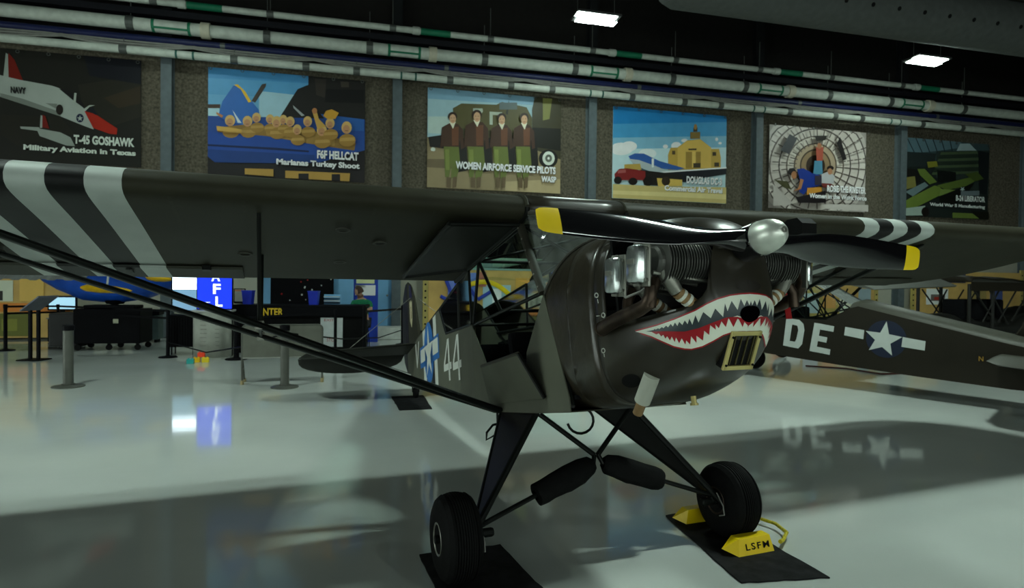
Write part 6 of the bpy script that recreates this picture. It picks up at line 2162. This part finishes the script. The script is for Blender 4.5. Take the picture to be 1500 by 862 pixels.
for (x, z, w, h, hx) in ((0, 1.55, wd_ * .72, .12, 'b9bd90'), (0, 1.32, wd_ * .8, .26, 'dfe6e4'), (-.12, 1.42, .25, .06, '8a9078'), (-.15, 1.1, .2, .08, '2b46a8')):
    MB().rbox((x, -.03, z), (w, .008, h), bev=.002).build('poster', paint(hx), o)
# printed stack of brochures
o = thing('brochure_rack', 'striped white and blue brochure rack on the counter', 'rack', on_counter(478, .08), ang)
MB().rbox((0, .05, .11), (.36, .03, .22), bev=.005).build('back', M_lblue, o)
for i in range(4):
    MB().rbox((0, 0 - .012 * i, .035 + .045 * i), (.34, .05, .022), bev=.003).build('tray', mat('tray_white', (.5, .55, .56), .5) if i % 2 else M_black, o)
# large pale blue door panel on the wall, white plinth
s_0, s_1 = on_wall(531, 450)[0], on_wall(573, 450)[0]
o = struct(MB().rbox(wp((s_0 + s_1) / 2, WALLQ - .05, 1.35), (s_1 - s_0, .06, 2.6), bev=.01).build('door_1', M_lblue))
MB().lathe([(.02, 0), (.03, .05), (.02, .07)], wp(s_1 - .12, WALLQ - .09, 1.15), (0, -1, 0), n=12).build('door_handle', M_cast, o)
MB().rbox(wp(s_1 + .06, WALLQ - .06, 1.35), (.10, .09, 2.66), bev=.01).build('door_frame', M_col, o)
MB().rbox(wp(s_0 - .06, WALLQ - .06, 1.35), (.10, .09, 2.66), bev=.01).build('door_frame', M_col, o)
s_0, s_1 = on_wall(533, 500, 17.3)[0], on_wall(600, 500, 17.3)[0]
tag(MB().rbox(wp((s_0 + s_1) / 2, 17.0, .16), (s_1 - s_0 + .3, .8, .31), bev=.02).build('plinth', mat('white_plinth', (.52, .54, .5), .6)), 'low white plinth in front of the pale blue door', 'plinth')
# another blue wall panel left of the counter backdrop
# grey bench-like barrier panel
pa, pb = floor_at(352, 566), floor_at(471, 562)
mid = (pa + pb) / 2
ang2 = math.atan2(pb.y - pa.y, pb.x - pa.x)
bl = (pb - pa).length
t = thing('crowd_barrier', 'grey fabric barrier panel on thin tube legs with rubber feet', 'barrier', mid + Vector((0, .14, 0)), ang2)
hh = (566 - 478) * mpp(pa)
pan = []
for a in range(0, 91, 15):
    pan.append((bl / 2 - .06 + .06 * math.sin(R(a)), hh - .06 + .06 * math.cos(R(a))))
outline = [(x, z) for x, z in pan] + [(bl / 2, hh * .45), (-bl / 2, hh * .45)] + [(-x, z) for x, z in pan[::-1]]
MB().prism([Vector((x, -.012, z)) for x, z in outline], (0, .024, 0)).build('panel', mat('barrier_grey_cloth', (.12, .122, .10), .8), t)
MB().tube([Vector((bl / 2, 0, .02)), Vector((bl / 2, 0, hh - .06))] + [Vector((x, 0, z)) for x, z in pan[::-1]] + [Vector((-x, 0, z)) for x, z in pan] + [Vector((-bl / 2, 0, hh - .06)), Vector((-bl / 2, 0, .02))], .016, 8).build('tube_frame', M_dimg, t, smooth=True)
MB().tube([Vector((-bl / 2, 0, hh * .45)), Vector((bl / 2, 0, hh * .45))], .014, 8).build('cross_bar', mat('pale_tube', (.3, .31, .28), .4), t)
for sx in (-1, 1):
    MB().tube([Vector((sx * bl / 2, .0, .45)), Vector((sx * bl / 2, .26, .02))], .013, 8).build('brace_leg', M_dimg, t)
    MB().tube([Vector((sx * bl / 2, .0, .22)), Vector((sx * bl / 2, .155, .22))], .010, 8).build('brace_tie', M_dimg, t)
    for yy in (0, .26):
        MB().lathe([(.026, 0), (.026, .03), (.02, .06)], (sx * bl / 2, yy, 0), n=12).build('rubber_foot', mat('tan_rubber', (.3, .24, .12), .6), t)

# ------------------------------------------------------------------ person in green behind the counter
pp = CT_L + Matrix.Rotation(ang, 3, 'Z') @ Vector(((517 - 436) / 196 * cl, .86, 0))
t = thing('person', 'person in a green shirt with dark hair, head bowed behind the counter', 'person', pp, ang)
st_ = thing('stool', 'black stool under the person behind the counter', 'stool', pp + Vector((0.02, .06, 0)), ang)
MB().lathe([(.16, .46), (.18, .48), (.18, .52), (.15, .54)], (0, 0, 0), n=24).build('seat', M_black, st_, smooth=True)
for a in (45, 135, 225, 315):
    MB().tube([(.13 * math.cos(R(a)), .13 * math.sin(R(a)), .47), (.19 * math.cos(R(a)), .19 * math.sin(R(a)), 0)], .012, 8).build('leg', M_black, st_)
M_skin = mat('skin', (.42, .24, .16), .5, var=.06)


def skin_body(name, verts, edges, m, parent, sub=2):
    me = bpy.data.meshes.new(name)
    me.from_pydata([v[0] for v in verts], edges, [])
    o = bpy.data.objects.new(name, me)
    COL.objects.link(o)
    o.parent = parent
    o.modifiers.new('skin', 'SKIN')
    for i, v in enumerate(verts):
        me.skin_vertices[0].data[i].radius = (v[1], v[1] if len(v) < 3 else v[2])
    me.skin_vertices[0].data[0].use_root = True
    s = o.modifiers.new('sub', 'SUBSURF')
    s.levels = sub
    s.render_levels = sub
    me.materials.append(m)
    return o


bv = [((0, .02, .62), .14, .11), ((0, .0, .80), .14, .10), ((-.01, -.02, .98), .15, .10), ((-.02, -.03, 1.08), .10, .08), ((-.03, -.05, 1.16), .048), ((-.05, -.08, 1.24), .055),
      ((.17, -.03, 1.05), .055), ((.21, -.12, .88), .042), ((.10, -.28, .90), .034), ((.02, -.33, .95), .028),
      ((-.19, -.03, 1.05), .055), ((-.24, -.14, .88), .042), ((-.16, -.30, .92), .034), ((-.10, -.35, .99), .028),
      ((.10, -.10, .58), .085), ((.11, -.40, .54), .065), ((.11, -.40, .12), .045), ((.11, -.50, .04), .035),
      ((-.10, -.10, .58), .085), ((-.11, -.40, .54), .065), ((-.11, -.40, .12), .045), ((-.11, -.50, .04), .035)]
be = [(0, 1), (1, 2), (2, 3), (3, 4), (4, 5), (3, 6), (6, 7), (7, 8), (8, 9), (3, 10), (10, 11), (11, 12), (12, 13), (0, 14), (14, 15), (15, 16), (16, 17), (0, 18), (18, 19), (19, 20), (20, 21)]
skin_body('body', bv, be, M_skin, t)
hc = Vector((-.075, -.10, 1.30))
fwd = Vector((-.72, -.60, -.35)).normalized()
rows = []
upv = Vector((-.25, -.15, .95)).normalized()
rgt = fwd.cross(upv).normalized()
upv = rgt.cross(fwd)
for j in range(0, 11):
    a = math.pi * j / 10
    zz = math.cos(a) * .118
    rr_ = math.sin(a)
    w1 = .078 * rr_ * (1 if zz > -.03 else .86)
    rows.append([hc + upv * zz + rgt * (w1 * math.cos(2 * math.pi * k / 16)) + fwd * ((.092 * rr_ - (.012 if zz < -.05 else 0)) * math.sin(2 * math.pi * k / 16)) for k in range(16)])
hd = MB().grid(rows, close=True).build('head', M_skin, t, smooth=True, angle=80)
MB().lathe([(.016, 0), (.012, .014), (.003, .026)], hc + fwd * .082 - upv * .015, fwd, n=10).build('nose', M_skin, hd, smooth=True)
for sx in (-1, 1):
    MB().lathe([(.001, -.006), (.009, 0), (.001, .006)], hc + fwd * .078 + rgt * .03 * sx + upv * .012, fwd, n=10).build('eye', mat('eye_dark', (.03, .02, .015), .3), hd, smooth=True)
    MB().lathe([(.004, -.01), (.022, 0), (.02, .012)], hc + rgt * .076 * sx - upv * .005, rgt * sx, n=10).build('ear', M_skin, hd, smooth=True)
MB().rbox(hc + fwd * .083 - upv * .052, (.03, .012, .006), bev=.002).build('mouth', mat('lip', (.3, .1, .09), .5), hd)
rows = []
for j in range(0, 7):
    a = math.pi * .58 * j / 6
    rows.append([hc - fwd * .014 + upv * (math.cos(a) * .136) + (rgt * math.cos(2 * math.pi * k / 16) * .094 + fwd * math.sin(2 * math.pi * k / 16) * (.095 if math.sin(2 * math.pi * k / 16) > 0 else .112)) * math.sin(a) * (1 + .06 * math.sin(k * 2.3 + j)) for k in range(16)])
MB().grid(rows, close=True).build('hair', mat('dark_brown_hair', (.045, .022, .014), .6, bump=.3, scale=40), t, smooth=True, angle=70)
M_gshirt = mat('green_shirt', (.008, .16, .07), .8, var=.12, scale=20)
sv = [((0, .02, .64), .16, .13), ((0, .0, .82), .16, .12), ((-.01, -.02, .98), .165, .115), ((-.02, -.03, 1.07), .12, .095), ((-.028, -.04, 1.115), .062), ((.17, -.03, 1.045), .07), ((.205, -.10, .92), .058), ((-.19, -.03, 1.045), .07), ((-.235, -.11, .92), .058)]
skin_body('shirt', sv, [(0, 1), (1, 2), (2, 3), (3, 4), (3, 5), (5, 6), (3, 7), (7, 8)], M_gshirt, t)
tv = [((0, .02, .60), .15, .125), ((.10, -.10, .58), .095), ((.11, -.40, .54), .075), ((.11, -.40, .14), .058), ((-.10, -.10, .58), .095), ((-.11, -.40, .54), .075), ((-.11, -.40, .14), .058)]
skin_body('trousers', tv, [(0, 1), (1, 2), (2, 3), (0, 4), (4, 5), (5, 6)], mat('dark_trousers', (.012, .013, .02), .8), t)
for sx in (-1, 1):
    MB().rbox((.11 * sx, -.46, .04), (.085, .24, .075), bev=.03).build('shoe', M_black, t, smooth=True)
    hp = Vector((-.10 if sx < 0 else .02, -.35 if sx < 0 else -.33, .99 if sx < 0 else .95))
    for fi in range(4):
        MB().tube([hp + Vector((-.022 + .015 * fi, -.02, .0)), hp + Vector((-.024 + .016 * fi, -.055, .004)), hp + Vector((-.022 + .014 * fi, -.075 - .006 * (fi in (1, 2)), -.012))], [.009, .008, .007], 8).build('finger', M_skin, t, smooth=True)
    MB().tube([hp + Vector((.02 * sx, .0, .0)), hp + Vector((.045 * sx, -.025, .004)), hp + Vector((.04 * sx, -.05, -.006))], [.011, .009, .008], 8).build('thumb', M_skin, t, smooth=True)
